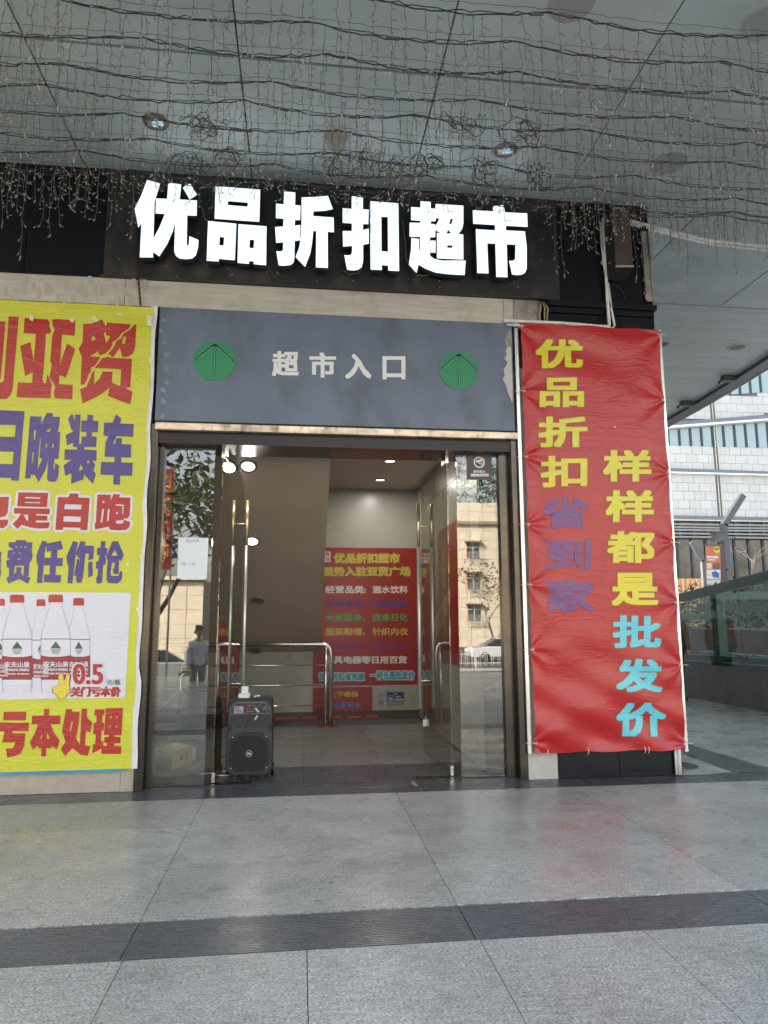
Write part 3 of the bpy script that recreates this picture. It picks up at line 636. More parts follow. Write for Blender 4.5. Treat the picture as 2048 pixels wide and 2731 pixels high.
# ---------------------------------------------------------------- illuminated sign
A0 = (350, 460); A1 = (880, 500); SS = 550 / 1659
you = [[(127, 60), (232, 88), (196, 210), (187, 240), (178, 530), (225, 445), (258, 365), (268, 333), (195, 330), (200, 208), (288, 212), (298, 85), (402, 93), (390, 217), (528, 225), (526, 348), (450, 346), (446, 570), (452, 588), (462, 588), (468, 512), (540, 543), (538, 600), (520, 665), (490, 692), (440, 698), (390, 692), (358, 670), (346, 635), (352, 400), (335, 470), (290, 575), (225, 675), (175, 638), (175, 684), (68, 682), (82, 408), (57, 443), (27, 293), (80, 185)]]
sign = [
 (A0, [you, [[(472, 85), (528, 180), (470, 218), (415, 122)]]]),
 (A0, [[[(678, 110), (1037, 138), (1030, 397), (670, 372)], [(778, 230), (938, 243), (936, 275), (776, 262)]],
       [[(618, 390), (845, 412), (833, 706), (705, 695), (702, 716), (606, 710)], [(711, 518), (747, 522), (743, 588), (708, 585)]],
       [[(862, 415), (1088, 433), (1084, 747), (984, 737), (986, 716), (948, 713), (946, 735), (855, 727)], [(953, 540), (989, 543), (985, 610), (950, 606)]]]),
 (A0, [[[(1230, 153), (1320, 161), (1318, 262), (1362, 266), (1358, 384), (1317, 382), (1314, 428), (1360, 422), (1358, 545), (1314, 552), (1312, 690), (1305, 725), (1280, 745), (1230, 750), (1186, 747), (1167, 632), (1200, 636), (1220, 625), (1222, 562), (1165, 566), (1157, 438), (1222, 434), (1225, 372), (1163, 368), (1165, 250), (1226, 257)]],
       [[(1370, 200), (1480, 197), (1582, 188), (1622, 295), (1560, 308), (1465, 314), (1464, 350), (1628, 362), (1631, 481), (1580, 478), (1582, 768), (1485, 763), (1488, 472), (1464, 470), (1455, 560), (1440, 650), (1398, 760), (1322, 680), (1352, 600), (1366, 500), (1370, 380)]]]),
 (A1, [[[(175, 70), (265, 72), (265, 175), (312, 178), (308, 296), (266, 294), (266, 342), (312, 330), (312, 452), (267, 460), (266, 590), (255, 640), (225, 662), (185, 668), (138, 662), (115, 543), (150, 547), (172, 538), (178, 515), (178, 470), (106, 476), (102, 350), (176, 350), (176, 290), (102, 284), (102, 167), (174, 172)]],
       [[(322, 110), (550, 127), (556, 673), (470, 668), (467, 628), (416, 625), (418, 664), (327, 660)], [(413, 235), (465, 238), (467, 517), (414, 512)]]]),
 (A1, [[[(728, 110), (810, 115), (811, 168), (848, 170), (850, 132), (1073, 146), (1073, 290), (1062, 335), (1032, 375), (1072, 378), (1073, 580), (860, 570), (860, 365), (893, 368), (848, 343), (846, 400), (805, 402), (805, 424), (850, 428), (848, 527), (805, 523), (805, 550), (840, 575), (900, 588), (1092, 588), (1082, 705), (950, 698), (850, 685), (770, 655), (712, 620), (697, 688), (634, 620), (652, 500), (655, 405), (716, 415), (716, 500), (724, 502), (724, 398), (640, 395), (640, 283), (727, 285), (727, 268), (652, 263), (652, 157), (728, 162)],
        [(811, 272), (848, 272), (852, 247), (880, 250), (850, 310), (846, 296), (811, 292)], [(970, 252), (988, 252), (980, 290), (958, 298)], [(950, 340), (975, 370), (936, 370)], [(943, 466), (984, 466), (984, 486), (943, 484)]]]),
 (A1, [[[(1308, 153), (1395, 140), (1408, 200), (1586, 208), (1590, 318), (1415, 308), (1415, 345), (1568, 353), (1583, 480), (1583, 650), (1570, 685), (1540, 702), (1500, 705), (1465, 700), (1440, 590), (1475, 590), (1490, 575), (1492, 460), (1422, 458), (1428, 722), (1338, 720), (1330, 452), (1265, 450), (1275, 692), (1185, 688), (1173, 335), (1328, 345), (1327, 302), (1152, 292), (1148, 183), (1315, 192)]]]),
]
YL = -.16
lit = thing('illuminated_sign', 'six large lit white characters standing proud of the black fascia', 'sign', (.3, YL, 4.9))
for off, polys in sign:
    b = MB()
    for pl in polys:
        lp = loops_px(off, SS, pl, YL); b.prism(lp, (0, .075, 0), 0, 1)
    o = b.build('sign_letter', [M_letter, M_side], lit)
    xs = [v[0] for v in b.v]; zs = [v[2] for v in b.v]
    b = MB()
    for fx in (.25, .75):
        for fz in (.3, .7):
            x = min(xs) + (max(xs) - min(xs)) * fx; z = min(zs) + (max(zs) - min(zs)) * fz; b.tube([(x, YL + .08, z), (x, -.03, z)], .008, 6)
    b.build('bracket', M_steel2, o)
# thin loose cables round the letters
cab = [[(905, 480), (908, 520), (922, 555), (935, 570), (945, 590), (960, 600)], [(1073, 590), (1080, 640), (1083, 690), (1105, 735), (1140, 735), (1146, 728)], [(1095, 735), (1098, 762)], [(915, 720), (930, 733), (955, 730), (962, 722)], [(700, 523), (702, 560), (712, 590), (732, 615)], [(530, 540), (540, 560), (546, 585), (556, 590)], [(1240, 577), (1252, 600), (1264, 624)]]
for k, pts in enumerate(cab):
    b = MB(); b.tube([P(x, y, 1, -.05 - .02 * (i % 2)) for i, (x, y) in enumerate(pts)], .0045, 5)
    b.build('loose_cable', mat('pale loose cable', (.3, .27, .22), .5) if k % 2 else M_bwire, lit, smooth=True)
# scratches and bolt heads on the sign sheet
b = MB()
for k in range(34):
    x = random.uniform(-1.8, 2.55); z = random.uniform(4.76, 4.95) if k % 3 else random.uniform(4.8, 5.7); b.lathe((x, -.031, z), (0, -1, 0), [(.008, 0), (.006, .004), (0, .005)], 6)
b.build('bolt_heads', M_steel2, shop)['kind'] = 'stuff'
# twisted black cord down the left side of the sign
b = MB()
for ph in (0, math.pi):
    pts = []
    for k in range(70):
        t_ = k / 69; base = P(365 - 4 * t_ + 14 * t_ * t_, 575 + t_ * 240, 1, -.06); a = k * .9 + ph; pts.append((base.x + .006 * math.cos(a), base.y + .006 * math.sin(a), base.z))
    b.tube(pts, .0055, 5)
b.top('twisted_cord', mat('dark red black cord', (.03, .015, .015), .5), 'dark twisted cord hanging at the left end of the lit sign', 'cord', smooth=True)

# ---------------------------------------------------------------- yellow banner
def ywave(x, z):
    return .006 * math.sin(3.1 * x + 1.7 * z) * math.sin(1.3 * z + .6) + .004 * math.sin(9 * (x + 1.4) + 5 * z) * max(0, (x + 2.0)) \
        + .010 * math.exp(-((z - 4.35) / .12) ** 2) * math.sin(7 * x) + .004 * math.sin(14 * z + 6 * x) * math.exp(-((x + 1.45) / .15) ** 2)
def fabric(name, c, rough=.34, coat=.25, wr=.14, ws=3.2):
    m = mat(name, c, rough, var=.035, vscale=1.5, coat=coat)
    nt = m.node_tree; N = nt.nodes; L = nt.links; b = N['Principled BSDF']; geo = N.new('ShaderNodeNewGeometry')
    def nz(s, st, d, dist=0):
        mp = N.new('ShaderNodeMapping'); mp.inputs['Scale'].default_value = st; mp.inputs['Rotation'].default_value = (0, R(20), 0); L.new(geo.outputs['Position'], mp.inputs[0])
        n = N.new('ShaderNodeTexNoise'); n.inputs['Scale'].default_value = s; n.inputs['Detail'].default_value = d; n.inputs['Distortion'].default_value = dist
        L.new(mp.outputs[0], n.inputs['Vector']); return n.outputs['Fac']
    def ridge(src, p=3.):
        a = N.new('ShaderNodeMath'); a.operation = 'SUBTRACT'; L.new(src, a.inputs[0]); a.inputs[1].default_value = .5
        c_ = N.new('ShaderNodeMath'); c_.operation = 'ABSOLUTE'; L.new(a.outputs[0], c_.inputs[0])
        d = N.new('ShaderNodeMapRange'); L.new(c_.outputs[0], d.inputs[0]); d.inputs[2].default_value = .05; d.inputs[3].default_value = 1; d.inputs[4].default_value = 0; return d.outputs[0]
    s = N.new('ShaderNodeMath'); s.operation = 'ADD'; L.new(ridge(nz(ws * .5, (1, 1, 2.2), 4, 1.)), s.inputs[0]); L.new(ridge(nz(ws * 1.3, (.5, 1, 2.6), 3, .6)), s.inputs[1])
    s2 = N.new('ShaderNodeMath'); s2.operation = 'MULTIPLY_ADD'; L.new(nz(ws * .35, (1, 1, 1.6), 3), s2.inputs[0]); s2.inputs[1].default_value = 6; L.new(s.outputs[0], s2.inputs[2])
    bp = N.new('ShaderNodeBump'); bp.inputs['Strength'].default_value = wr; bp.inputs['Distance'].default_value = .008
    L.new(s2.outputs[0], bp.inputs['Height']); L.new(bp.outputs[0], b.inputs['Normal']); L.new(bp.outputs[0], b.inputs['Coat Normal'])
    return m
F_yel = fabric('yellow vinyl', (.59, .59, .045)); F_red = fabric('red print on vinyl', (.42, .022, .02)); F_pur = fabric('purple print on vinyl', (.065, .045, .23))
F_whi = fabric('white vinyl', (.68, .67, .74)); F_pale = fabric('pale yellow vinyl', (.72, .72, .35)); F_dk = fabric('dark print on vinyl', (.03, .035, .04))
F_gre = fabric('green print on vinyl', (.01, .09, .05)); F_blu = fabric('cyan vinyl', (.02, .30, .62)); F_gry = fabric('grey print on vinyl', (.42, .42, .50)); F_dred = fabric('dark red print on vinyl', (.28, .02, .03))
YB = -.02
YE = -1.44
ban = thing('yellow_banner', 'large yellow sale banner with red and purple characters and printed water bottles', 'banner', (-3, YB, .2))
def cloth(x0, x1, z0, z1, y, fn, nx, nz_, thick=.0015):
    b = MB(); vs = []
    for j in range(nz_ + 1):
        for i in range(nx + 1):
            x = x0 + (x1 - x0) * i / nx; z = z0 + (z1 - z0) * j / nz_; 
            ex = .006 * math.sin(9 * z) * (i / nx) ** 8
            vs.append((x + ex, y + fn(x, z), z))
    fs = [(j * (nx + 1) + i, j * (nx + 1) + i + 1, (j + 1) * (nx + 1) + i + 1, (j + 1) * (nx + 1) + i) for j in range(nz_) for i in range(nx)]
    b.add(vs, fs); return b
cloth(-4.3, YE, .20, 4.445, YB, ywave, 140, 210).build('cloth', F_yel, ban, smooth=True, fixn=False)
b = cloth(-4.3, -1.52, .178, .21, YB + .004, ywave, 60, 2); b.build('blue_hem', F_blu, ban, smooth=True, fixn=False)
b = MB(); n = 40; vs = []
for k in range(n + 1):
    z = .2 + 4.26 * k / n; wv = .030 + .003 * math.sin(k * 1.3) + (.016 if k < 8 else 0)
    x = YE + .002 + .006 * math.sin(9 * z); vs += [(x - .03, YB + .006 + ywave(YE, z), z), (x + wv, YB - .004 + .005 * math.sin(k * .8), z)]
b.add(vs, [(2 * k, 2 * k + 1, 2 * k + 3, 2 * k + 2) for k in range(n)]); b.build('white_edge', F_whi, ban, smooth=True, fixn=False)
def traced(name, off, s, polys, m, y=YB - .004, halo=None, cell=.09):
    b = MB()
    for k, pl in enumerate(polys):
        lp = loops_px(off, s, pl, y - k * .0003); b.flat(lp)
    if halo:
        hm, hx = halo; h = MB()
        for k, pl in enumerate(polys):
            lp = loops_px(off, s, pl, y + .002)
            for q in range(8):
                dx = hx * math.cos(q * math.pi / 4); dz = hx * math.sin(q * math.pi / 4)
                h.flat([[Vector((p.x + dx, y + .0025 - (k * 8 + q) * .00004, p.z + dz)) for p in l] for l in lp[:1]])
        warp(h, ywave, cell).build(name + '_outline', hm, ban, fixn=False)
    warp(b, ywave, cell).build(name, m, ban, fixn=False)
s1 = 400 / 1659
traced('red_character', (0, 820), s1, [
 [[(95, 98), (205, 103), (135, 905), (110, 970), (70, 1010), (-60, 1015), (-60, 832), (25, 825), (40, 800)]], [[(-80, 152), (60, 155), (5, 790), (-80, 790)]]], F_red)
traced('red_character', (0, 820), s1, [
 [[(270, 115), (525, 128), (550, 165), (540, 205), (565, 245), (552, 288), (505, 290), (495, 480), (468, 800), (480, 835), (505, 837), (522, 735), (550, 800), (570, 850), (560, 920), (555, 1003), (180, 990), (195, 828), (352, 832), (360, 710), (275, 757), (222, 425), (333, 382), (372, 600), (395, 290), (258, 280)]],
 [[(565, 133), (630, 126), (835, 145), (825, 310), (685, 300), (662, 632), (742, 397), (832, 458), (728, 775), (655, 742), (650, 848), (803, 853), (797, 1014), (605, 1005), (590, 950), (608, 880), (590, 840), (545, 770), (552, 720), (560, 690), (570, 640), (555, 590), (575, 320), (605, 245), (580, 200), (582, 165)]]], F_red)
traced('red_character', (0, 820), s1, [
 [[(922, 183), (1010, 182), (1130, 135), (1175, 220), (1182, 168), (1450, 185), (1420, 235), (1345, 285), (1315, 330), (1270, 370), (1240, 385), (1245, 415), (1225, 450), (1170, 510), (1100, 530), (1088, 485), (995, 540), (1110, 548), (1080, 600), (1040, 650), (1005, 665), (1000, 720), (975, 750), (960, 800), (930, 850), (890, 855), (905, 545), (868, 462), (915, 380)], [(1015, 325), (1035, 310), (1060, 352), (1015, 375)], [(1170, 268), (1175, 310), (1222, 318), (1175, 400), (1148, 285)]],
 [[(1485, 185), (1507, 187), (1497, 430), (1470, 510), (1420, 545), (1355, 550), (1325, 450), (1250, 552), (1197, 512), (1245, 460), (1270, 420), (1290, 370), (1345, 340), (1360, 295), (1430, 250)], [(1365, 325), (1400, 325), (1378, 405), (1347, 402)]],
 [[(1130, 560), (1200, 548), (1250, 560), (1460, 570), (1442, 885), (1380, 888), (1468, 935), (1440, 1075), (1195, 978), (1212, 885), (1130, 950), (1030, 1005), (912, 1058), (885, 905), (960, 875), (975, 830), (995, 790), (1010, 740), (1040, 690), (1060, 650), (1090, 620)], [(1045, 680), (1062, 667), (1342, 685), (1330, 872), (1235, 832), (1245, 712), (1135, 707), (1100, 790), (1038, 848)]]], F_red)
o2 = (0, 1080)
traced('purple_character', o2, s1, [[[(-160, 50), (267, 68), (205, 840), (123, 836), (125, 808), (-160, 800)], [(-90, 218), (173, 220), (162, 353), (-90, 350)], [(-100, 512), (150, 517), (138, 655), (-100, 650)]]], F_pur)
traced('purple_character', o2, s1, [[[(330, 122), (455, 128), (448, 215), (515, 84), (585, 88), (575, 127), (660, 130), (650, 235), (632, 295), (663, 297), (642, 597), (600, 595), (588, 680), (590, 712), (602, 712), (608, 640), (652, 670), (640, 790), (620, 840), (580, 850), (535, 845), (518, 815), (525, 690), (535, 600), (500, 710), (425, 857), (385, 775), (340, 772), (333, 815), (275, 812), (305, 450)],
 [(372, 275), (392, 277), (385, 383), (367, 383)], [(355, 525), (371, 525), (362, 638), (348, 638)], [(440, 345), (447, 375), (435, 585), (467, 590), (412, 715), (425, 520)], [(530, 262), (565, 262), (545, 292), (508, 292)], [(503, 425), (520, 427), (516, 465), (498, 462)], [(575, 428), (593, 430), (588, 470), (570, 468)]]], F_pur)
traced('purple_character', o2, s1, [[[(798, 92), (825, 180), (830, 103), (890, 105), (885, 185), (870, 420), (865, 437), (897, 420), (902, 347), (955, 348), (953, 298), (893, 295), (900, 170), (962, 172), (965, 107), (1028, 110), (1025, 175), (1087, 178), (1080, 300), (1015, 300), (1015, 345), (1068, 350), (1060, 465), (930, 462), (932, 492), (1068, 500), (1062, 615), (1020, 615), (1050, 660), (1030, 725), (1057, 762), (1025, 873), (925, 765), (922, 820), (783, 870), (787, 755), (718, 782), (700, 665), (790, 605), (708, 603), (713, 490), (850, 492), (850, 465), (805, 460), (805, 412), (738, 447), (723, 330), (812, 290), (788, 275), (750, 150)],
 [(955, 615), (990, 618), (972, 655)], [(890, 650), (915, 710), (868, 728)]]], F_pur)
traced('purple_character', o2, s1, [[[(1283, 102), (1342, 153), (1328, 205), (1480, 212), (1472, 353), (1285, 345), (1250, 428), (1275, 430), (1283, 365), (1348, 367), (1345, 433), (1450, 437), (1445, 582), (1340, 580), (1338, 635), (1468, 638), (1460, 783), (1330, 780), (1325, 882), (1250, 880), (1255, 775), (1108, 772), (1117, 628), (1265, 632), (1268, 577), (1155, 572), (1165, 412), (1200, 345), (1142, 337), (1152, 195), (1245, 195)]]], F_pur)
hl = (F_whi, .022)
traced('outlined_character', o2, s1, [[[(-80, 1020), (100, 1017), (85, 1190), (60, 1230), (0, 1245), (0, 1270), (95, 1268), (80, 1330), (40, 1362), (-80, 1365)]]], F_red, halo=hl)
traced('outlined_character', o2, s1, [[[(205, 967), (530, 972), (518, 1130), (190, 1123)], [(278, 1018), (445, 1022), (445, 1036), (276, 1032)], [(275, 1072), (443, 1074), (442, 1086), (273, 1084)]],
 [[(155, 1140), (552, 1147), (545, 1210), (398, 1208), (397, 1222), (525, 1225), (520, 1280), (395, 1278), (395, 1300), (550, 1298), (535, 1365), (420, 1368), (330, 1355), (240, 1325), (195, 1372), (138, 1317), (190, 1265), (235, 1200), (155, 1203)], [(260, 1212), (312, 1215), (310, 1287), (290, 1270)]]], F_red, halo=hl)
traced('outlined_character', o2, s1, [[[(770, 977), (867, 980), (858, 1022), (990, 1027), (965, 1385), (888, 1382), (887, 1358), (697, 1353), (695, 1382), (612, 1382), (638, 1018), (755, 1020)], [(715, 1097), (902, 1103), (895, 1155), (710, 1152)], [(702, 1230), (893, 1237), (890, 1293), (698, 1290)]]], F_red, halo=hl)
traced('outlined_character', o2, s1, [[[(1075, 990), (1222, 993), (1222, 1055), (1255, 985), (1325, 990), (1318, 1022), (1443, 1025), (1435, 1220), (1410, 1255), (1370, 1255), (1365, 1275), (1385, 1275), (1442, 1295), (1430, 1355), (1395, 1382), (1300, 1388), (1215, 1380), (1200, 1345), (1050, 1378), (1045, 1305), (1058, 1305), (1066, 1150)],
 [(1133, 1062), (1155, 1062), (1153, 1083), (1131, 1082)], [(1130, 1150), (1150, 1150), (1130, 1300), (1110, 1300)], [(1190, 1150), (1212, 1150), (1208, 1180), (1200, 1280), (1182, 1285)], [(1280, 1098), (1370, 1103), (1360, 1210), (1350, 1210), (1355, 1118), (1278, 1112)], [(1285, 1183), (1303, 1183), (1300, 1207), (1283, 1207)], [(1278, 1283), (1350, 1270), (1372, 1290), (1350, 1312), (1285, 1312)]]], F_red, halo=hl)
traced('purple_character', o2, s1, [[[(-60, 1620), (15, 1622), (5, 1800), (10, 1860), (-5, 1940), (-60, 1940)]]], F_pur)
traced('purple_character', o2, s1, [[[(175, 1493), (292, 1497), (290, 1518), (358, 1522), (350, 1600), (352, 1640), (362, 1645), (355, 1700), (340, 1735), (325, 1740), (315, 1890), (295, 1893), (335, 1915), (305, 1978), (210, 1925), (90, 1977), (68, 1915), (105, 1890), (97, 1888), (100, 1800), (80, 1803), (65, 1725), (120, 1700), (78, 1695), (90, 1605), (152, 1603), (95, 1565), (97, 1517), (175, 1518)],
 [(170, 1565), (195, 1567), (193, 1578), (168, 1577)], [(218, 1567), (237, 1567), (236, 1578), (218, 1578)], [(265, 1568), (300, 1568), (296, 1580), (264, 1580)], [(145, 1632), (165, 1632), (155, 1645), (140, 1643)], [(212, 1632), (232, 1632), (230, 1643), (210, 1643)], [(197, 1698), (225, 1700), (222, 1712), (194, 1712)], [(165, 1778), (265, 1778), (258, 1890), (232, 1865), (238, 1795), (180, 1793), (178, 1850), (150, 1870)]]], F_pur)
traced('purple_character', o2, s1, [[[(467, 1495), (520, 1515), (495, 1620), (465, 1970), (405, 1968), (425, 1740), (408, 1785), (400, 1665)]],
 [[(510, 1535), (675, 1502), (695, 1590), (632, 1610), (630, 1693), (695, 1695), (690, 1783), (617, 1780), (612, 1880), (675, 1882), (668, 1965), (482, 1960), (488, 1875), (548, 1877), (550, 1775), (487, 1773), (493, 1690), (562, 1690), (565, 1615), (517, 1625)]]], F_pur)
traced('purple_character', o2, s1, [[[(808, 1503), (860, 1520), (838, 1620), (800, 1975), (745, 1972), (762, 1745), (750, 1795), (733, 1680)]],
 [[(890, 1507), (948, 1512), (935, 1555), (1038, 1558), (1030, 1700), (975, 1720), (985, 1643), (945, 1642), (915, 1910), (900, 1965), (850, 1970), (838, 1905), (858, 1900), (885, 1690), (875, 1700), (835, 1645)]], [[(852, 1703), (878, 1706), (862, 1904), (818, 1885)]], [[(975, 1740), (1018, 1728), (1027, 1885), (975, 1912)]]], F_pur)
traced('purple_character', o2, s1, [[[(1115, 1505), (1165, 1507), (1160, 1580), (1185, 1582), (1180, 1670), (1155, 1672), (1170, 1700), (1168, 1760), (1140, 1775), (1130, 1945), (1115, 1975), (1070, 1975), (1062, 1905), (1078, 1900), (1085, 1810), (1060, 1815), (1060, 1740), (1092, 1720), (1098, 1660), (1072, 1660), (1075, 1580), (1110, 1578)]],
 [[(1243, 1507), (1303, 1507), (1368, 1658), (1340, 1730), (1315, 1710), (1310, 1870), (1260, 1872), (1245, 1810), (1262, 1810), (1272, 1745), (1235, 1743), (1222, 1860), (1230, 1892), (1310, 1890), (1328, 1835), (1355, 1850), (1345, 1930), (1300, 1975), (1200, 1970), (1178, 1940), (1180, 1830), (1190, 1720), (1172, 1690), (1205, 1600)], [(1268, 1600), (1300, 1668), (1230, 1668)]]], F_pur)
o3 = (0, 1560); s3 = 400 / 1526
traced('red_character', o3, s3, [[[(38, 1290), (265, 1290), (260, 1378), (32, 1378)]], [[(-60, 1400), (295, 1402), (288, 1490), (130, 1487), (122, 1510), (258, 1510), (245, 1640), (210, 1715), (140, 1745), (75, 1753), (60, 1665), (130, 1660), (160, 1600), (25, 1602), (45, 1490), (-60, 1490)]]], F_red)
traced('red_character', o3, s3, [[[(448, 1262), (500, 1264), (495, 1330), (613, 1332), (608, 1418), (515, 1420), (545, 1500), (605, 1585), (577, 1675), (525, 1635), (522, 1660), (470, 1660), (468, 1745), (417, 1745), (420, 1660), (385, 1660), (388, 1630), (332, 1680), (302, 1600), (355, 1510), (385, 1420), (320, 1418), (325, 1330), (443, 1330)], [(432, 1500), (422, 1568), (405, 1562)], [(478, 1495), (505, 1565), (475, 1568)]]], F_red)
traced('red_character', o3, s3, [[[(668, 1263), (730, 1265), (728, 1290), (808, 1292), (795, 1440), (770, 1565), (810, 1625), (828, 1260), (885, 1262), (882, 1350), (937, 1405), (915, 1505), (872, 1480), (862, 1635), (920, 1640), (890, 1738), (820, 1730), (735, 1660), (660, 1743), (617, 1670), (665, 1595), (628, 1490), (650, 1370)], [(722, 1390), (740, 1395), (715, 1500), (705, 1490)]]], F_red)
traced('red_character', o3, s3, [[[(962, 1268), (1062, 1265), (1058, 1325), (1040, 1330), (1038, 1400), (1057, 1405), (1052, 1480), (1030, 1485), (1025, 1600), (1040, 1580), (1050, 1620), (1040, 1660), (938, 1715), (942, 1625), (965, 1620), (972, 1520), (945, 1522), (950, 1405), (978, 1400), (982, 1330), (957, 1330)]],
 [[(1075, 1255), (1250, 1253), (1235, 1530), (1165, 1530), (1162, 1545), (1225, 1548), (1222, 1612), (1162, 1612), (1160, 1640), (1230, 1641), (1228, 1722), (1030, 1722), (1035, 1640), (1085, 1638), (1087, 1610), (1060, 1608), (1060, 1548), (1105, 1545), (1108, 1530), (1055, 1528)], [(1118, 1335), (1137, 1335), (1130, 1358), (1113, 1357)], [(1180, 1335), (1195, 1335), (1193, 1355), (1178, 1355)], [(1110, 1430), (1125, 1430), (1120, 1450), (1106, 1448)], [(1175, 1430), (1190, 1430), (1187, 1450), (1173, 1450)]]], F_red)
# printed picture of water bottles
def flatpx(name, polys, m, y, off=o3, s=s3):
    b = MB()
    for k, pl in enumerate(polys): b.flat(loops_px(off, s, [pl], y - k * .0001))
    return warp(b, ywave, .09).build(name, m, ban, fixn=False)
y = YB - .003
pic = flatpx('picture_field', [[(-60, 72), (1333, 80), (1272, 1150), (-60, 1165)]], F_whi, y)
def bot(cx, w, top, neck, sh, lab0, lab1, red0, base, k):
    y = YB - .0045 - k * .0012
    body = [(cx - w * .18, neck), (cx + w * .18, neck), (cx + w * .3, neck + (sh - neck) * .35), (cx + w * .44, neck + (sh - neck) * .75), (cx + w * .5, sh), (cx + w * .49, lab1), (cx + w * .47, base), (cx - w * .47, base), (cx - w * .49, lab1), (cx - w * .5, sh), (cx - w * .44, neck + (sh - neck) * .75), (cx - w * .3, neck + (sh - neck) * .35)]
    flatpx('bottle_shadow', [body], F_gry, y)
    ins = [(cx + (x - cx) * .93, z) for x, z in body]; flatpx('bottle_body', [ins], F_whi, y - .0003)
    flatpx('bottle_cap', [[(cx - w * .235, top + 12), (cx - w * .19, top), (cx + w * .19, top), (cx + w * .235, top + 12), (cx + w * .24, neck), (cx - w * .24, neck)]], F_red, y - .0003)
    flatpx('label_line', [[(cx - w * .5, lab0 - 4), (cx + w * .5, lab0 - 4), (cx + w * .5, lab0 + 4), (cx - w * .5, lab0 + 4)]], F_dk, y - .0006)
    flatpx('label_band', [[(cx - w * .5, red0), (cx - w * .2, red0 + 16), (cx + w * .2, red0 + 16), (cx + w * .5, red0), (cx + w * .49, lab1), (cx - w * .49, lab1)]], F_dred, y - .0006)
    mz = (lab0 + red0) / 2
    flatpx('mountain_mark', [[(cx, mz - 60), (cx + w * .18, mz + 15), (cx - w * .18, mz + 15)]], F_gre, y - .0006)
    flatpx('ripple_mark', [[(cx - w * .17 + i * 7, mz + 24 + i * 12), (cx + w * .17 - i * 7, mz + 24 + i * 12), (cx + w * .17 - i * 7, mz + 30 + i * 12), (cx - w * .17 + i * 7, mz + 30 + i * 12)] for i in range(4)], F_gre, y - .0006)
    b = MB(); q = lambda x, z: (o3[0] + x * s3, o3[1] + z * s3)
    for s_, z0, z1, f in (('农夫山泉', red0 + 62, red0 + 122, .42), ('NONGFU SPRING', red0 + 134, red0 + 160, .40), ('饮用天然水 净含量550ml', red0 + 178, red0 + 196, .40)):
        a = q(cx - w * f, z0); c = q(cx + w * f, z1); text(b, s_, on_px(a[0], a[1], c[0], c[1], y - .0009), (.008, .02))
    warp(b, ywave, .2).build('bottle_lettering', F_whi, ban, fixn=False)
bot(0, 200, 140, 212, 540, 560, 950, 735, 1060, 0); bot(415, 190, 145, 215, 540, 562, 945, 740, 1060, 0); bot(800, 235, 133, 210, 560, 556, 938, 715, 1060, 0)
bot(172, 310, 100, 180, 540, 552, 965, 718, 1095, 1); bot(565, 312, 98, 178, 540, 550, 965, 715, 1095, 1)
# price and hand sign
def tpx(name, s_, x0, z0, x1, z1, m, bold, y, sh=0):
    b = MB(); text(b, s_, on_px(o3[0] + x0 * s3, o3[1] + z0 * s3, o3[0] + x1 * s3, o3[1] + z1 * s3, y), bold, shear=sh, step=.00006); return warp(b, ywave, .12).build(name, m, ban, fixn=False)
tpx('price_outline', '0.5', 722, 790, 1062, 1022, F_whi, (.045, .05), YB - .0092); tpx('price', '0.5', 735, 803, 1050, 1012, F_red, (.028, .022), YB - .0102)
tpx('unit_lettering', '元/瓶', 1082, 962, 1225, 1018, F_dk, (.004, .01), YB - .0075)
tpx('slogan_lettering', '关门亏本价', 715, 1035, 1228, 1140, F_red, (.014, .04), YB - .0075, .02)
hand = [(610, 905), (628, 902), (640, 925), (650, 1010), (672, 915), (690, 905), (708, 918), (695, 1015), (708, 1045), (700, 1095), (672, 1120), (665, 1150), (620, 1158), (585, 1148), (578, 1118), (540, 1095), (532, 1060), (550, 1035), (590, 1022), (600, 1015), (592, 930)]
flatpx('hand_outline', [[(cx_, cz_) for cx_, cz_ in [(620 + (x - 620) * 1.10, 1040 + (z - 1040) * 1.05) for x, z in hand]]], fabric('brown print on vinyl', (.30, .07, .02)), YB - .0092)
flatpx('hand_mark', [hand], fabric('hand yellow on vinyl', (.74, .60, .05)), YB - .0098)
# clear tape along the banner's top edge and on the steel above
tp_ = thing('clear_tape', 'old clear tape strips stuck on the steel above the yellow banner', 'tape', (-2.2, -.014, 4.6))
for k in range(26):
    x = 10 + k * 15 + random.uniform(-5, 5); y0 = random.choice([735, 750, 765, 785]); h = random.uniform(14, 40); q = [P(x + a, y0 + c, 1, -.0135 - .0002 * k) for a, c in ((0, 0), (11, 2), (12, h), (1, h - 3))]
    b = MB(); b.flat([q]); b.build('tape_strip', mat('yellowed tape', (.47, .43, .35), .22, coat=.5), tp_)
b = MB()
for x, y0, dx, dy in ((78, 838, 10, 18), (186, 848, 10, 12), (250, 850, 12, 12), (174, 824, 16, 4), (245, 838, 8, 12), (312, 836, 14, 6), (390, 840, 14, 30), (396, 955, 12, 16), (388, 1140, 12, 14), (372, 1480, 10, 12), (335, 1500, 8, 10), (362, 1620, 8, 12)):
    b = MB(); b.flat([[P(x + a, y0 + c, 1, -.0295) for a, c in ((0, 0), (dx, 2), (dx + 1, dy), (1, dy - 2))]]); b.build('tape_piece', mat('whitish tape', (.70, .70, .50), .2, coat=.5), ban)

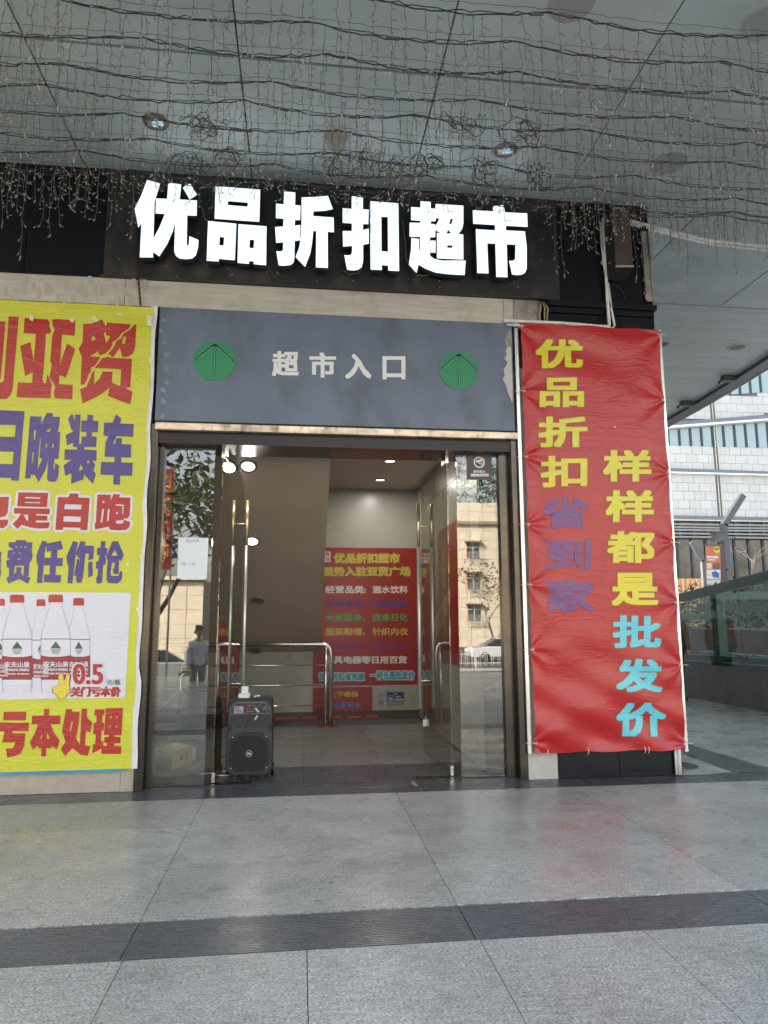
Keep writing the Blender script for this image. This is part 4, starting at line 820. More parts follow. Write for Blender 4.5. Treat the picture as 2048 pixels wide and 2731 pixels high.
# ---------------------------------------------------------------- red banner
BX0, BX1, BZ0, BZ1 = 2.165, 3.655, .255, 4.425
YV = -.08
ties = [(BX0, z) for z in (4.40, 3.72, 3.05, 2.38, 1.80, 1.19, .34)] + [(BX1, z) for z in (4.38, 3.68, 2.92, 2.22, 1.63, 1.03, .30)]
def rwave(x, z):
    s = .004 * math.sin(2.2 * x + 1.1 * z)
    for tx, tz in ties:
        dx = abs(x - tx); dz = z - tz; r = math.hypot(dx, dz)
        if r < .8:
            a = math.atan2(dz, dx + .02); s += .011 * math.exp(-r / .22) * math.sin(7 * a + tz * 3) * min(1, r / .04) * (1 - max(0, (r - .5) / .3) if r > .5 else 1)
    t = max(0, 1 - max(0, z - .25) / 1.25)           # slack folds near the bottom
    s += t * (.024 * math.sin(8.5 * (z - .42 * (x - BX0)) + 1.0) * math.sin(2.2 * (x - BX0) + .3) + .013 * math.sin(17 * (z + .5 * (x - BX0)) + 2))
    t = max(0, 1 - (BZ1 - z) / .8)
    s += t * .012 * math.sin(12 * (z + .25 * (x - BX0)) + .5) * math.sin(2.1 * (x - BX0))
    s += .004 * math.exp(-((z - .27) / .06) ** 2) * math.sin(22 * x)
    return s - .006
rb = thing('red_banner', 'tall red vertical banner with yellow, purple and cyan characters tied to a frame', 'banner', (2.9, YV, BZ0))
V_red = fabric('red vinyl', (.44, .012, .014), .34, .15, .13, 2.6)
b = MB(); nx, nz_ = 100, 280; vs = []
for j in range(nz_ + 1):
    for i in range(nx + 1):
        u = i / nx; v = j / nz_; z = BZ0 + (BZ1 - BZ0) * v
        sc_l = .012 * (1 - min(1, min(abs(z - tz) for tx, tz in ties if tx == BX0) / .25) ** 1); sc_r = .012 * (1 - min(1, min(abs(z - tz) for tx, tz in ties if tx == BX1) / .25))
        x = (BX0 + .012 - sc_l) * (1 - u) + (BX1 - .012 + sc_r) * u
        zz = z + (.012 * math.sin(3 * math.pi * u) ** 2 * (1 if v > .5 else -1) * (1 if v in (0, 1) else 0)); vs.append((x, YV + rwave(x, z), zz))
b.add(vs, [(j * (nx + 1) + i, j * (nx + 1) + i + 1, (j + 1) * (nx + 1) + i + 1, (j + 1) * (nx + 1) + i) for j in range(nz_) for i in range(nx)])
b.build('cloth', V_red, rb, smooth=True, fixn=False)
V_y = fabric('yellow on red vinyl', (.70, .60, .03), .34, .15, .13, 2.6); V_p = fabric('purple on red vinyl', (.16, .045, .19), .34, .15, .13, 2.6); V_c = fabric('cyan on red vinyl', (.13, .56, .66), .34, .15, .13, 2.6); V_o = fabric('brown edge on vinyl', (.26, .12, .01), .34, .15, .13, 2.6)
z5 = lambda x, y: (1400 + x * 400 / 1659, 880 + y * 400 / 1659)
z6 = lambda x, y: (1400 + x * 400 / 1264, 1300 + y * 400 / 1264)
chars = [('优', z5(112, 105), z5(637, 428), V_y), ('品', z5(160, 530), z5(648, 856), V_y), ('折', z5(146, 960), z5(688, 1300), V_y), ('扣', z5(172, 1395), z5(685, 1740), V_y),
         ('样', z5(860, 1330), z5(1392, 1678), V_y), ('样', z5(888, 1775), z5(1420, 2125), V_y), ('都', z6(690, 370), z6(1090, 638), V_y), ('是', z6(728, 720), z6(1120, 997), V_y),
         ('省', z6(146, 82), z6(532, 345), V_p), ('到', z6(175, 435), z6(556, 695), V_p), ('家', z6(182, 772), z6(594, 1053), V_p),
         ('批', z6(738, 1078), z6(1147, 1352), V_c), ('发', z6(760, 1445), z6(1160, 1725), V_c), ('价', z6(768, 1815), z6(1187, 2100), V_c)]
for ch, a, c, m in chars:
    nm = {V_y: 'yellow_character', V_p: 'purple_character', V_c: 'cyan_character'}[m]
    bd = (.030, .036)
    if m is not V_p:
        b = MB(); text(b, ch, on_px(a[0] - 2, a[1] - 2, c[0] + 2, c[1] + 2, YV - .0035), (.042, .052), step=.00008); ol = warp(b, rwave, .05).build(nm, V_o, rb, fixn=False); ol.name = 'character_edge'
    b = MB(); text(b, ch, on_px(a[0], a[1], c[0], c[1], YV - .0050), bd, step=.00008); warp(b, rwave, .05).build(nm, m, rb, fixn=False)
# frame bars and plastic ties
M_frame = mat('bright frame tube', (.74, .72, .66), .22, .7, var=.2, vscale=6, vstretch=(1, 1, .3), rvar=.08)
for x in (BX0 - .03, BX1 + .022):
    b = MB(); b.box(x - .018, YV + .034, BZ0 - .02 if x < 3 else .22, x + .018, YV + .06, BZ1 + .03); b.build('frame_bar', M_frame, rb, bevel=.003)
b = MB(); b.box(BX0 - .05, YV + .034, BZ1 - .03, BX1 + .04, YV + .058, BZ1 + .004); b.build('frame_bar', M_frame, rb)
b = MB(); b.box(BX0 - .0, YV + .034, BZ0 + .01, BX1 + .0, YV + .058, BZ0 + .04); b.build('frame_bar', M_frame, rb)
for tx, tz in ties:
    s = -1 if tx == BX0 else 1; b = MB()
    b.tube([(tx - s * .012, YV - .016, tz), (tx + s * .02, YV - .01, tz + .004), (tx + s * .055, YV + .01, tz + .002), (tx + s * .075, YV + .0, tz - .003)], .0032, 5)
    b.lathe((tx - s * .02, YV - .012, tz), (0, -1, 0), [(.010, 0), (.010, .002), (.005, .003)], 10); b.build('cable_tie', M_white, rb, smooth=True)
for px in (1460, 1568, 1720, 1730):
    p = P(px, 1998, 1, YV - .01); b = MB(); b.tube([(p.x, p.y, BZ0 + .03), (p.x + .004, p.y - .006, BZ0 - .0), (p.x - .004, p.y, BZ0 - .03)], .0035, 5); b.build('cable_tie', M_white, rb, smooth=True)
b = MB(); b.lathe((P(1638, 1140, 1, YV).x, YV - .014, P(1638, 1140, 1, YV).z), (0, -1, 0), [(.009, 0), (.006, .004), (0, .004)], 10); b.build('eyelet', M_white, rb)
# white pipes standing at the corner foot
for px, lb, r in ((1806, 'thin white pipe at the foot of the corner column, left of the thicker one', .012), (1815, 'thick white pipe at the foot of the corner column', .02)):
    p = P(px, 2060, 1, -.04); b = MB(); b.tube([(p.x, -.03, .01), (p.x, -.03, .40)], r, 12); b.top('corner_pipe', M_pipe, lb, 'pipe', 'white pipes at the corner foot', smooth=True)

# ---------------------------------------------------------------- conduits and column speaker on the fascia
def conduit(pts, r, label, grp='white conduits around the corner'):
    b = MB(); b.tube(pts, r, 10); return b.top('conduit', M_pipe, label, 'pipe', grp, smooth=True)
Q = lambda x, y, Y=-.05: P(1340 + x * .4268, 500 + y * .4268, 1, Y)
conduit([Q(10, 832), Q(380, 848), Q(600, 868), Q(668, 868)], .017, 'upper horizontal white conduit above the red banner')
conduit([Q(30, 858, -.045), Q(380, 872, -.045), Q(690, 880, -.05), Q(700, 860, -.05), Q(680, 760, -.05), Q(660, 600, -.05)], .012, 'lower white conduit that bends up above the red banner')
conduit([Q(668, 860, -.075), Q(655, 700, -.06), Q(640, 400, -.05), Q(628, 195, -.04)], .016, 'thick vertical white conduit beside the column speaker')
conduit([Q(612, 225, -.03), Q(620, 380, -.03), Q(650, 600, -.03)], .010, 'thin vertical white conduit beside the column speaker')
zc = [Vector((P(1340 + x * .4268, 500 + y_ * .4268, 1, -.08).x, Yy, P(1340 + x * .4268, 500 + y_ * .4268, 1, Yy).z)) for x, y_, Yy in ((765, 205, -.08),)]
def QZ(x, y_, z=5.70): return P(1340 + x * .4268, 500 + y_ * .4268, 2, z)
w0 = Q(765, 203, -.06); w1 = Q(765, 222, -.05)
zz = w0.z
conduit([w0, QZ(900, 238, zz - .0), QZ(1100, 290, zz), QZ(1300, 335, zz), QZ(1659, 372, zz), QZ(2000, 392, zz)], .021, 'upper thick white pipe curving off to the right')
conduit([w1, QZ(900, 258, w1.z), QZ(1100, 310, w1.z), QZ(1300, 357, w1.z), QZ(1659, 394, w1.z), QZ(2000, 414, w1.z)], .012, 'lower thin white pipe curving off to the right')
cs = thing('column_speaker', 'long brown column loudspeaker mounted on the black wall by the corner', 'loudspeaker', (3.25, -.15, 5.0))
sx0, sx1, sz0_, sz1_ = 3.15, 3.33, 5.03, 5.69
b = MB(); b.prism([[(sx0 - .03, -.05, sz0_ - .05), (sx0, -.20, sz0_), (sx1, -.22, sz0_), (sx1 + .03, -.07, sz0_ - .03), (sx1 - .05, -.02, sz0_ - .06)]], (0, 0, sz1_ - sz0_)); b.build('housing', mat('dark brown metal', (.03, .022, .02), .45), cs, bevel=.006)
b = MB(); b.obox(((sx0 + sx1) / 2 + .005, -.215, (sz0_ + sz1_) / 2 - .0), (.085, -.0095, 0), (0, .006, 0), (0, 0, .32)); b.build('grille', mat('brown mesh grille', (.075, .05, .04), .6, bump=.4, bscale=300), cs)
for zc_, hh in ((sz0_ + .008, .008), (sz1_ - .008, .006)):
    b = MB(); b.obox(((sx0 + sx1) / 2 + .005, -.219, zc_), (.09, -.0095, 0), (0, .008, 0), (0, 0, hh)); b.build('end_trim', mat('cream trim', (.40, .36, .30), .5), cs)
b = MB(); b.box(sx0 - .01, -.04, 5.2, sx0 + .05, .0, 5.3); b.box(sx0 - .01, -.04, 5.5, sx0 + .05, .0, 5.6); b.build('wall_bracket', M_black, cs)
b = MB(); b.tube([Q(700, 600, -.03), Q(745, 640, -.03), Q(768, 690, -.03), Q(740, 728, -.03), Q(640, 740, -.03), Q(560, 728, -.03), Q(430, 722, -.03), Q(330, 712, -.03)], .004, 5)
b.top('slack_cable', M_bwire, 'thin slack dark cable looping under the column speaker', 'cable', smooth=True)

# ---------------------------------------------------------------- canopy
H = 5.86
can = thing('canopy', 'large grey metal canopy soffit of flat panels and narrow strips over the entrance', 'canopy', (0, 0, H))
b = MB(); b.box(-14, -6.1, H + .03, 12, .5, H + .45); b.box(3.66, .5, H + .03, 12, 2.2, H + .55); b.build('canopy_deck', mat('dark deck', (.05, .05, .05), .9), can)
SEAM = 1.605
def soff(x0, x1, y0, y1, z=H):
    g = .006; b = MB(); b.box(x0 + g, y0 + g, z, x1 - g, y1 - g, z + .03); return b.build('soffit_panel', M_soff, can, bevel=.004)
xs = [-2.148 + SEAM * k for k in range(-5, 8)]
for k, (a, c) in enumerate(zip(xs, xs[1:])):
    dz = random.uniform(-.004, .006)
    soff(a, c, -1.55, 0 if a < 3.6 and c < 3.7 else (0 if c < 4.4 and a < 3.0 else 2.2), H + dz)
    soff(a, c, -4.76, -1.57, H + random.uniform(-.004, .006)); soff(a, c, -6.1, -4.78, H)
# (the bay that holds the corner)
b = MB(); b.box(3.665, .0, H + .002, 4.26, 2.2, H + .03); b.build('soffit_panel', M_soff, can)
# narrow strips over the passage, cut along the slanting eave
pe0 = P(1760, 1124, 2, H); pe1 = P(2048, 945, 2, H); sl_e = (pe1.y - pe0.y) / (pe1.x - pe0.x)
E0 = P(1700, 1160, 2, H); pts_e = [(3.0, 16.0), (pe0.x, pe0.y), ((pe0.x + pe1.x) / 2 + .1, (pe0.y + pe1.y) / 2 + .2), (pe1.x, pe1.y), (7.6, 2.21), (7.0, 1.0)]
E_ = [P(x, y_, 2, H) for x, y_ in ((1730, 1142), (1765, 1122), (1850, 1072), (1950, 1010), (2048, 946), (2120, 895), (2200, 830))]
def eave_x(y_):
    pp = sorted(E_, key=lambda p: p.y)
    for a, c in zip(pp, pp[1:]):
        if a.y <= y_ <= c.y: return a.x + (c.x - a.x) * (y_ - a.y) / (c.y - a.y)
    return pp[0].x if y_ < pp[0].y else pp[-1].x
yy_ = 2.205; pw = .135
while yy_ < 8.6:
    xe0 = eave_x(yy_); xe1 = eave_x(yy_ + pw)
    b = MB(); b.prism([[(3.66, yy_ + .004, H - .012), (xe0 + .02, yy_ + .004, H - .012), (xe1 + .02, yy_ + pw - .004, H - .012), (3.66, yy_ + pw - .004, H - .012)]], (0, 0, .03)); b.build('soffit_strip', M_soff2, can)
    yy_ += pw
b = MB(); b.prism([[(3.66, 2.2, H + .022), (eave_x(2.2), 2.2, H + .022), (eave_x(5), 5, H + .022), (eave_x(8.6), 8.6, H + .022), (3.66, 8.6, H + .022)]], (0, 0, .2)); b.build('strip_backing', M_gap, can)
eb = sorted(E_, key=lambda p: p.y)
M_eave = mat('dark grey eave', (.075, .08, .085), .4)
b = MB()
for a, c in zip(eb, eb[1:]): b.bar(a + Vector((.1, .0, .0)), c + Vector((.1, 0, 0)), .22, .16)
b.build('eave_beam', M_eave, can)
b = MB(); b.tube([p + Vector((.26, .02, -.06)) for p in eb], .035, 8); b.build('eave_pipe', mat('pale pipe', (.3, .31, .31), .4), can, smooth=True)
for px, py in ((1830, 1075), (1942, 1008)):
    p = P(px, py, 2, H - .05); b = MB(); b.box(p.x - .12, p.y - .06, H - .12, p.x + .12, p.y + .06, H - .02); b.tube([(p.x - .1, p.y, H - .1), (p.x - .22, p.y - .05, H - .16)], .03, 8); b.build('floodlight', M_eave, can)
# recessed lamps in the canopy
GC = 'lamps in the canopy soffit'
def pot(px, py, kind, lb):
    p = P(px, py, 2, H - .003); t = thing('canopy_lamp', lb, 'lamp', p, GC); r = .085
    if kind == 'pot':
        b = MB(); b.lathe(p, (0, 0, -1), [(r * 1.35, 0), (r * 1.3, .006), (r * 1.0, .008), (r * .95, .02), (r * .9, .022), (r * .85, .012), (r * .7, .0)], 32); b.build('housing', mat('tarnished lamp housing', (.24, .22, .19), .35, .5), t, smooth=True)
        b = MB(); b.lathe(p, (0, 0, -1), [(r * .86, .010), (r * .5, .016), (0, .018)], 24); b.build('bulb_glass', mat('silvered bulb', (.5, .58, .62), .1, .6, emit=(.3, .45, .5), estr=.02), t, smooth=True)
    elif kind == 'drop':
        b = MB(); b.lathe(p, (0, 0, -1), [(r * 1.3, 0), (r * 1.25, .006), (r, .008), (r, .09), (r * .9, .1), (0, .1)], 32); b.build('housing', mat('beige lamp cap', (.34, .31, .26), .5), t, smooth=False)
    else:
        b = MB(); b.lathe(p, (0, 0, -1), [(.17, 0), (.165, .006), (.13, .006), (.125, .001), (0, .001)], 36); b.build('cover', mat('soffit cover plate', (.33, .355, .35), .4), t)
pot(415, 325, 'pot', 'leftmost recessed canopy lamp, above the left end of the lit sign'); pot(897, 365, 'drop', 'beige capped lamp hanging out of the canopy, middle of the row'); pot(1348, 400, 'pot', 'recessed canopy lamp with shining bulb, above the right end of the sign')
pot(1524, 8, 'flat', 'round flush cover in the canopy at the top edge of the picture'); pot(1784, 436, 'flat', 'round flush cover in the canopy above the right pipes'); pot(2046, 60, 'flat', 'round flush cover in the canopy at the right edge')
for px, py, lb in ((1762, 918, 'round recessed lamp in the strip ceiling, next to the banner top'), (1966, 926, 'round recessed lamp in the strip ceiling, near the slanting eave')):
    p = P(px, py, 2, H - .014); t = thing('passage_lamp', lb, 'lamp', p, 'lamps in the strip ceiling')
    b = MB(); b.lathe(p, (0, 0, -1), [(.16, 0), (.155, .008), (.12, .008), (.118, .002)], 30); b.build('rim', mat('white rim', (.5, .5, .48), .4), t)
    b = MB(); b.lathe(p, (0, 0, -1), [(.118, .002), (0, .002)], 30); b.build('lens', mat('grey lens', (.12, .12, .12), .4), t)

# ---------------------------------------------------------------- icicle light strings under the canopy
def drop_mesh(seed):
    rg = random.Random(seed); b = MB(); L_ = rg.uniform(.28, .62); n = int(L_ / .045); x = y_ = 0.; pts = [(0, 0, 0)]; 
    for k in range(n):
        x += rg.uniform(-.012, .012) - x * .12; y_ += rg.uniform(-.008, .008); pts.append((x, y_, -(k + 1) * L_ / n))
    b.tube(pts, .0024, 3, 0, False); side = rg.choice([-1, 1])
    for k in range(1, n + 1, 2):
        p = Vector(pts[k]); side = -side if rg.random() < .8 else side; q = p + Vector((side * rg.uniform(.018, .042), rg.uniform(-.015, .015), -rg.uniform(.004, .035)))
        b.tube([p, q], .0024, 3, 0, False); d = (q - p).normalized(); b.tube([q, q + d * .02], .0036, 4, 1)
    p = Vector(pts[-1]); b.tube([p, p + Vector((side * .012, 0, -.03))], .0042, 4, 1)
    return b.mesh('light_drop', [M_wire, M_bulb], smooth=False)
DM = [drop_mesh(100 + k) for k in range(18)]
rowY = [-2.50, -2.235, -1.965, -1.65, -1.42, -1.16, -.87, -.645, -.42, -.17]
rowname = ['topmost in the picture', 'second from the picture top', 'third from the picture top', 'fourth from the picture top', 'fifth from the picture top', 'sixth from the picture top', 'fourth out from the black fascia', 'third out from the black fascia', 'second out from the black fascia', 'hanging closest before the black fascia']
HZ = 5.60
for ri, ry in enumerate(rowY):
    t = thing('icicle_light_string', 'string of unlit icicle lights under the canopy, ' + rowname[ri], 'string lights', (-3.2, ry, HZ), 'icicle light strings under the canopy')
    rg = random.Random(ri); sup = []; x = -3.6 + rg.uniform(0, .6)
    while x < 7.2: sup.append(x); x += 1.6 + rg.uniform(-.25, .25)
    def sag(x, amp=.07, ph=0):
        for a, c in zip(sup, sup[1:]):
            if a <= x <= c: u = (x - a) / (c - a); return -amp * 4 * u * (1 - u)
        return 0
    jit = [rg.uniform(-.012, .012) for _ in range(200)]
    ZR = HZ + (0 if ri < 9 else .12)
    for q, (rad, amp, dy, dz, m) in enumerate(((.0046, .075, 0, 0, M_bwire), (.0034, .06, .006, .008, M_bwire), (.0016, .02, .0, .03, M_bwire))):
        b = MB(); b.tube([(-3.7 + k * .055, ry + dy + jit[(k + q * 31) % 200] * .8, ZR + dz + sag(-3.7 + k * .055, amp) + jit[(k * 3 + q * 7) % 200] * (.5 if q < 2 else 0)) for k in range(200)], rad, 4)
        b.build('main_wire' if q < 2 else 'support_wire', m, t)
    for k in range(0, 5):
        x = rg.uniform(-2, 5.5); b = MB(); b.tube([(x, ry, ZR + sag(x)), (x + .09, ry + .004, ZR + sag(x + .09))], .012, 6); b.build('connector', mat('brown connector', (.12, .085, .065), .5), t)
    x = -3.4
    while x < 7.0:
        z = ZR + sag(x)
        if ri == 9 and (.0 < x < 2.4) and rg.random() < .9: x += .12; continue
        if ri == 9 and (-1.5 < x < .0) and rg.random() < .72: x += .12; continue
        if ri in (6, 7, 8) and -1.5 < x < 2.4 and rg.random() < (.45 if ri > 6 else .2): x += .1; continue
        o = link('light_drop', rg.choice(DM), t, Vector((x, ry, z)) - WL[t.name])
        sc_ = (.75 if ri > 6 else .95) * rg.uniform(.7, 1.2)
        if ri == 9: sc_ = rg.uniform(.7, 1.55) if (x < -1.4 or x > 2.5) else rg.choice([.3, .35, .4, .5, 1.1])
        if ri in (6, 7, 8) and -1.5 < x < 2.4: sc_ *= {8: .3, 7: .45, 6: .65}[ri]
        o.scale = (1, 1, sc_); o.rotation_euler = (0, 0, rg.uniform(0, 6.28)); x += rg.uniform(.06, .15)
# tangled bundles
bund = [(543, 338, .9, 'tangled bundle of light cable left of the middle of the canopy, beside the left lamp'), (500, 440, 1.1, 'tangled bundle of light cable above the first lit character'), (610, 425, .8, 'small tangle of light cable above the second lit character'), (890, 440, 1.2, 'tangled bundle of light cable just under the beige capped lamp'), (985, 425, .9, 'tangle of light cable right of the beige capped lamp'),
        (1238, 335, 1.0, 'coil of dark light cable up in the canopy between the middle and right lamps'), (1415, 350, 1.1, 'coil of dark light cable right of the shining recessed lamp'), (1060, 455, 1., 'wide tangle of light cable over the third lit character'), (1150, 440, .9, 'tangle of light cable over the fourth lit character'), (1290, 455, 1.15, 'coil of light cable above the fifth lit character'), (1440, 465, 1.15, 'coil of light cable above the last lit character')]
for k, (px, py, s, lb) in enumerate(bund):
    c = P(px, py, 2, 5.50); rg = random.Random(k + 50); t = thing('cable_bundle', lb, 'cable bundle', c + Vector((0, 0, .1)), 'tangled cable bundles under the canopy')
    b = MB()
    for q in range(8):
        rx = rg.uniform(.025, .10) * s; rz = rg.uniform(.04, .14) * s; cx = c.x + rg.uniform(-.09, .09); cz = c.z - rz * .6 + .06; ay = rg.uniform(-.5, .5); a0 = rg.uniform(0, 6)
        b.tube([(cx + rx * math.cos(a0 + j * .42) * (1 + .25 * math.sin(j * 1.1 + q)) + .012 * j * (q % 3 - 1), c.y + ay * rx * math.sin(a0 + j * .42), cz + rz * math.sin(a0 + j * .42) * (1 + .3 * math.sin(j * .9 + q * 2))) for j in range(int(rg.uniform(10, 17)))], .0032, 4)
    b.build('loop_wires', M_bwire, t)
    b = MB()
    for q in range(22):
        p = Vector((c.x + rg.uniform(-.12, .12) * s, c.y + rg.uniform(-.05, .05), c.z - rg.uniform(-.08, .08) * s)); pts = [p]
        for j in range(4): p = p + Vector((rg.uniform(-.035, .035), rg.uniform(-.02, .02), rg.uniform(-.03, .02))); pts.append(p)
        b.tube(pts, .0026, 3, 0); b.tube([pts[-1], pts[-1] + (pts[-1] - pts[-2]) * .6], .0036, 4, 1)
    b.build('loose_drops', [M_wire, M_bulb], t)

# ---------------------------------------------------------------- trolley loudspeaker in the doorway
SXc, SYf, SW, SH_ = -.455, .36, .43, .70
sp = thing('trolley_speaker', 'black portable trolley loudspeaker standing in the doorway', 'loudspeaker', (SXc, SYf + .15, 0))
SZ = .035
def sp2(u, v): return (SXc + (u - .5) * SW, SZ + v * SH_)
def outl(pts): return [(x, z) for x, z in (sp2(u, v) for u, v in pts)]
rc = []
for cx, cz, a0 in ((.12, .93, 90), (.88, .93, 0)):
    pass
body = []
for cu, cv, ru, rv, a0, a1 in ((.86, .93, .12, .07, 0, 90), (.14, .93, .12, .07, 90, 180)):
    for k in range(7):
        a = R(a0 + (a1 - a0) * k / 6); body.append((cu + ru * math.cos(a), cv + rv * math.sin(a)))
body = [(.98, .86)] + body + [(.02, .86), (.0, .30), (.0, .08), (.10, .0), (.90, .0), (1.0, .08), (1.0, .30)]
b = MB(); lo = [Vector((x, SYf + .02, z)) for x, z in outl(body)]; b.prism([lo], (0, .27, 0)); b.build('cabinet', M_black, sp, bevel=.012)
fr = [(.14, .965), (.86, .965), (.975, .86), (.975, .66), (.91, .60), (.985, .53), (.985, .09), (.87, .015), (.13, .015), (.015, .09), (.015, .53), (.09, .60), (.025, .66), (.025, .86)]
b = MB(); lo = [Vector((x, SYf, z)) for x, z in outl(fr)]; b.prism([lo], (0, .022, 0)); b.build('front_frame', mat('charcoal plastic', (.030, .032, .036), .34), sp, bevel=.006)
oc = [(.24, .555), (.76, .555), (.935, .455), (.935, .13), (.80, .045), (.20, .045), (.065, .13), (.065, .455)]
b = MB(); lo = [Vector((x, SYf - .010, z)) for x, z in outl(oc)]; b.prism([lo], (0, .0095, 0)); b.build('grille_surround', mat('dark plastic', (.007, .0075, .0085), .4), sp, bevel=.004)
oc = [(.30, .51), (.70, .51), (.88, .42), (.86, .16), (.72, .065), (.28, .065), (.12, .16), (.12, .42)]
b = MB(); lo = [Vector((x, SYf - .016, z)) for x, z in outl(oc)]; b.prism([lo], (0, .0055, 0)); b.build('grille', mat('speaker mesh', (.013, .0125, .011), .6, bump=.5, bscale=400), sp, bevel=.003)
c = Vector((sp2(.5, .285)[0], SYf - .017, sp2(.5, .285)[1])); b = MB(); n = 28
b.flat([[(c.x + .029 * math.cos(k * 2 * math.pi / n), c.y, c.z + .029 * math.sin(k * 2 * math.pi / n)) for k in range(n)], [(c.x + .026 * math.cos(k * 2 * math.pi / n), c.y, c.z + .026 * math.sin(k * 2 * math.pi / n)) for k in range(n)]])
text(b, 'OBL', on_y(c.x - .019, c.z - .009, c.x + .019, c.z + .009, c.y), (.03, .03)); b.build('badge', M_outl, sp)
pn = [(.19, .945), (.81, .945), (.93, .865), (.93, .80), (.07, .80), (.07, .865)]
b = MB(); lo = [Vector((x, SYf - .005, z)) for x, z in outl(pn)]; b.prism([lo], (0, .0048, 0)); o = b.build('control_panel', mat('brown black panel', (.03, .025, .024), .4), sp)
b = MB(); b.tube([Vector((x, SYf - .006, z)) for x, z in outl(pn + [pn[0]])], .0018, 4); b.build('panel_border', mat('pale line', (.35, .33, .32), .5), o)
b = MB(); x, z = sp2(.15, .81); b.box(x, SYf - .0065, z, x + .085, SYf - .0052, z + .062); o2_ = b.build('rating_label', mat('lilac label', (.34, .34, .42), .5), o)
b = MB()
for k in range(4): b.box(x + .006, SYf - .0075, z + .01 + k * .013, x + .078 - k * .01, SYf - .0066, z + .015 + k * .013)
b.build('label_lines', M_black, o2_)
for u in (.43, .495, .64):
    x, z = sp2(u, .868); b = MB(); b.lathe((x, SYf - .005, z), (0, -1, 0), [(.012, 0), (.012, .006), (.006, .006), (.005, .001)], 14); b.build('red_socket', mat('red socket', (.35, .03, .02), .4), o)
b = MB()
for s_, u0, v0, u1, v1 in (('MIC BASS TREBLE', .45, .90, .60, .915), ('AUX', .67, .905, .71, .918), ('音量', .78, .878, .86, .888), ('型号:A12', .78, .85, .90, .865), ('左右输出', .42, .822, .58, .838)):
    x0, z0 = sp2(u0, v0); x1, z1 = sp2(u1, v1); text(b, s_, on_y(x0, z0, x1, z1, SYf - .0052))
b.build('panel_lettering', mat('pale print', (.4, .36, .33), .5), o)
# recess under the panel, side grips, handle slot
b = MB(); lo = [Vector((x, SYf - .0035, z)) for x, z in outl([(.07, .79), (.93, .79), (.93, .73), (.78, .62), (.22, .62), (.07, .73)])]; b.prism([lo], (0, .0034, 0)); b.build('recess_face', mat('recess plastic', (.017, .018, .021), .34), sp, bevel=.003)
for u0, u1 in ((.03, .11), (.89, .97)):
    b = MB(); x0, z0 = sp2(u0, .56); x1, z1 = sp2(u1, .68); b.box(x0, SYf - .004, z0 + .01, x1, SYf - .0005, z1); b.build('side_grip', M_gap, sp)
    b = MB()
    for k in range(3): xx = x0 + (x1 - x0) * (k + .5) / 3; b.box(xx - .003, SYf - .008, z0 + .01, xx + .003, SYf - .0042, z1)
    b.build('grip_rib', MATS['charcoal plastic'], sp)
for u, v in ((.14, .50), (.86, .50), (.12, .10), (.88, .10)):
    x, z = sp2(u, v); b = MB(); b.lathe((x, SYf - .010, z), (0, -1, 0), [(.007, 0), (.006, .003), (0, .003)], 10); b.build('screw', M_chrome, sp)
for u in (.2, .45, .8):
    x, z = sp2(u, 0); b = MB(); b.box(x - .02, SYf + .04, 0, x + .02, SYf + .1, SZ + .005); b.build('foot', M_black, sp)
for s in (-1, 1):
    b = MB(); b.lathe((SXc + s * (SW / 2 - .02), SYf + .24, .05), (s, 0, 0), [(.0, -.0), (.05, 0), (.05, .03), (0, .03)], 20); b.build('wheel', M_black, sp)
# things lying on the speaker
zt_ = SZ + SH_ + .0
t = thing('charger_block', 'white charger and power adapter standing on top of the black speaker', 'charger', (-.50, .45, zt_))
b = MB(); b.box(-.575, .40, zt_, -.47, .55, zt_ + .035); b.build('adapter', M_white, t, bevel=.005)
b = MB(); b.box(-.55, .43, zt_ + .036, -.485, .48, zt_ + .105); b.build('charger', M_white, t, bevel=.005)
b = MB(); b.tube([(-.54, .45, zt_ + .105), (-.535, .45, zt_ + .15)], .006, 8); b.build('green_plug', mat('green plug', (.03, .3, .12), .4), t)
b = MB(); b.tube([(-.535, .45, zt_ + .15), (-.53, .44, zt_ + .17), (-.56, .42, zt_ + .12), (-.60, .40, zt_ + .02), (-.61, .42, zt_)], .0025, 6); b.build('cord', M_black, t, smooth=True)
t = thing('microphone_cable', 'thin black cord with white clips draped over the front of the speaker', 'cable', (-.38, .35, zt_))
x1, z1 = sp2(.72, .84)
b = MB(); b.tube([(-.47, .45, zt_ + .01), (-.42, .41, zt_ + .02), (-.39, .37, zt_ + .015), (-.385, .35, zt_ - .04), (-.385, .345, zt_ - .10), (-.39, .343, zt_ - .17), (-.39, .343, zt_ - .21)], .0022, 5)
b.tube([(-.40, .36, zt_ + .012), (-.44, .35, zt_ - .04), (-.46, .345, zt_ - .15), (-.50, .345, zt_ - .30)], .0018, 5); b.build('cord', M_black, t, smooth=True)
for p, q in (((-.41, .343, zt_ - .085), (-.375, .341, zt_ - .125)), ((-.385, .343, zt_ - .155), (-.41, .341, zt_ - .195)), ((-.43, .40, zt_ + .012), (-.37, .40, zt_ + .02))):
    b = MB(); b.tube([p, Vector(p).lerp(Vector(q), .2), q], [.006, .0085, .008], 8); b.build('clip', M_white, t, smooth=True)

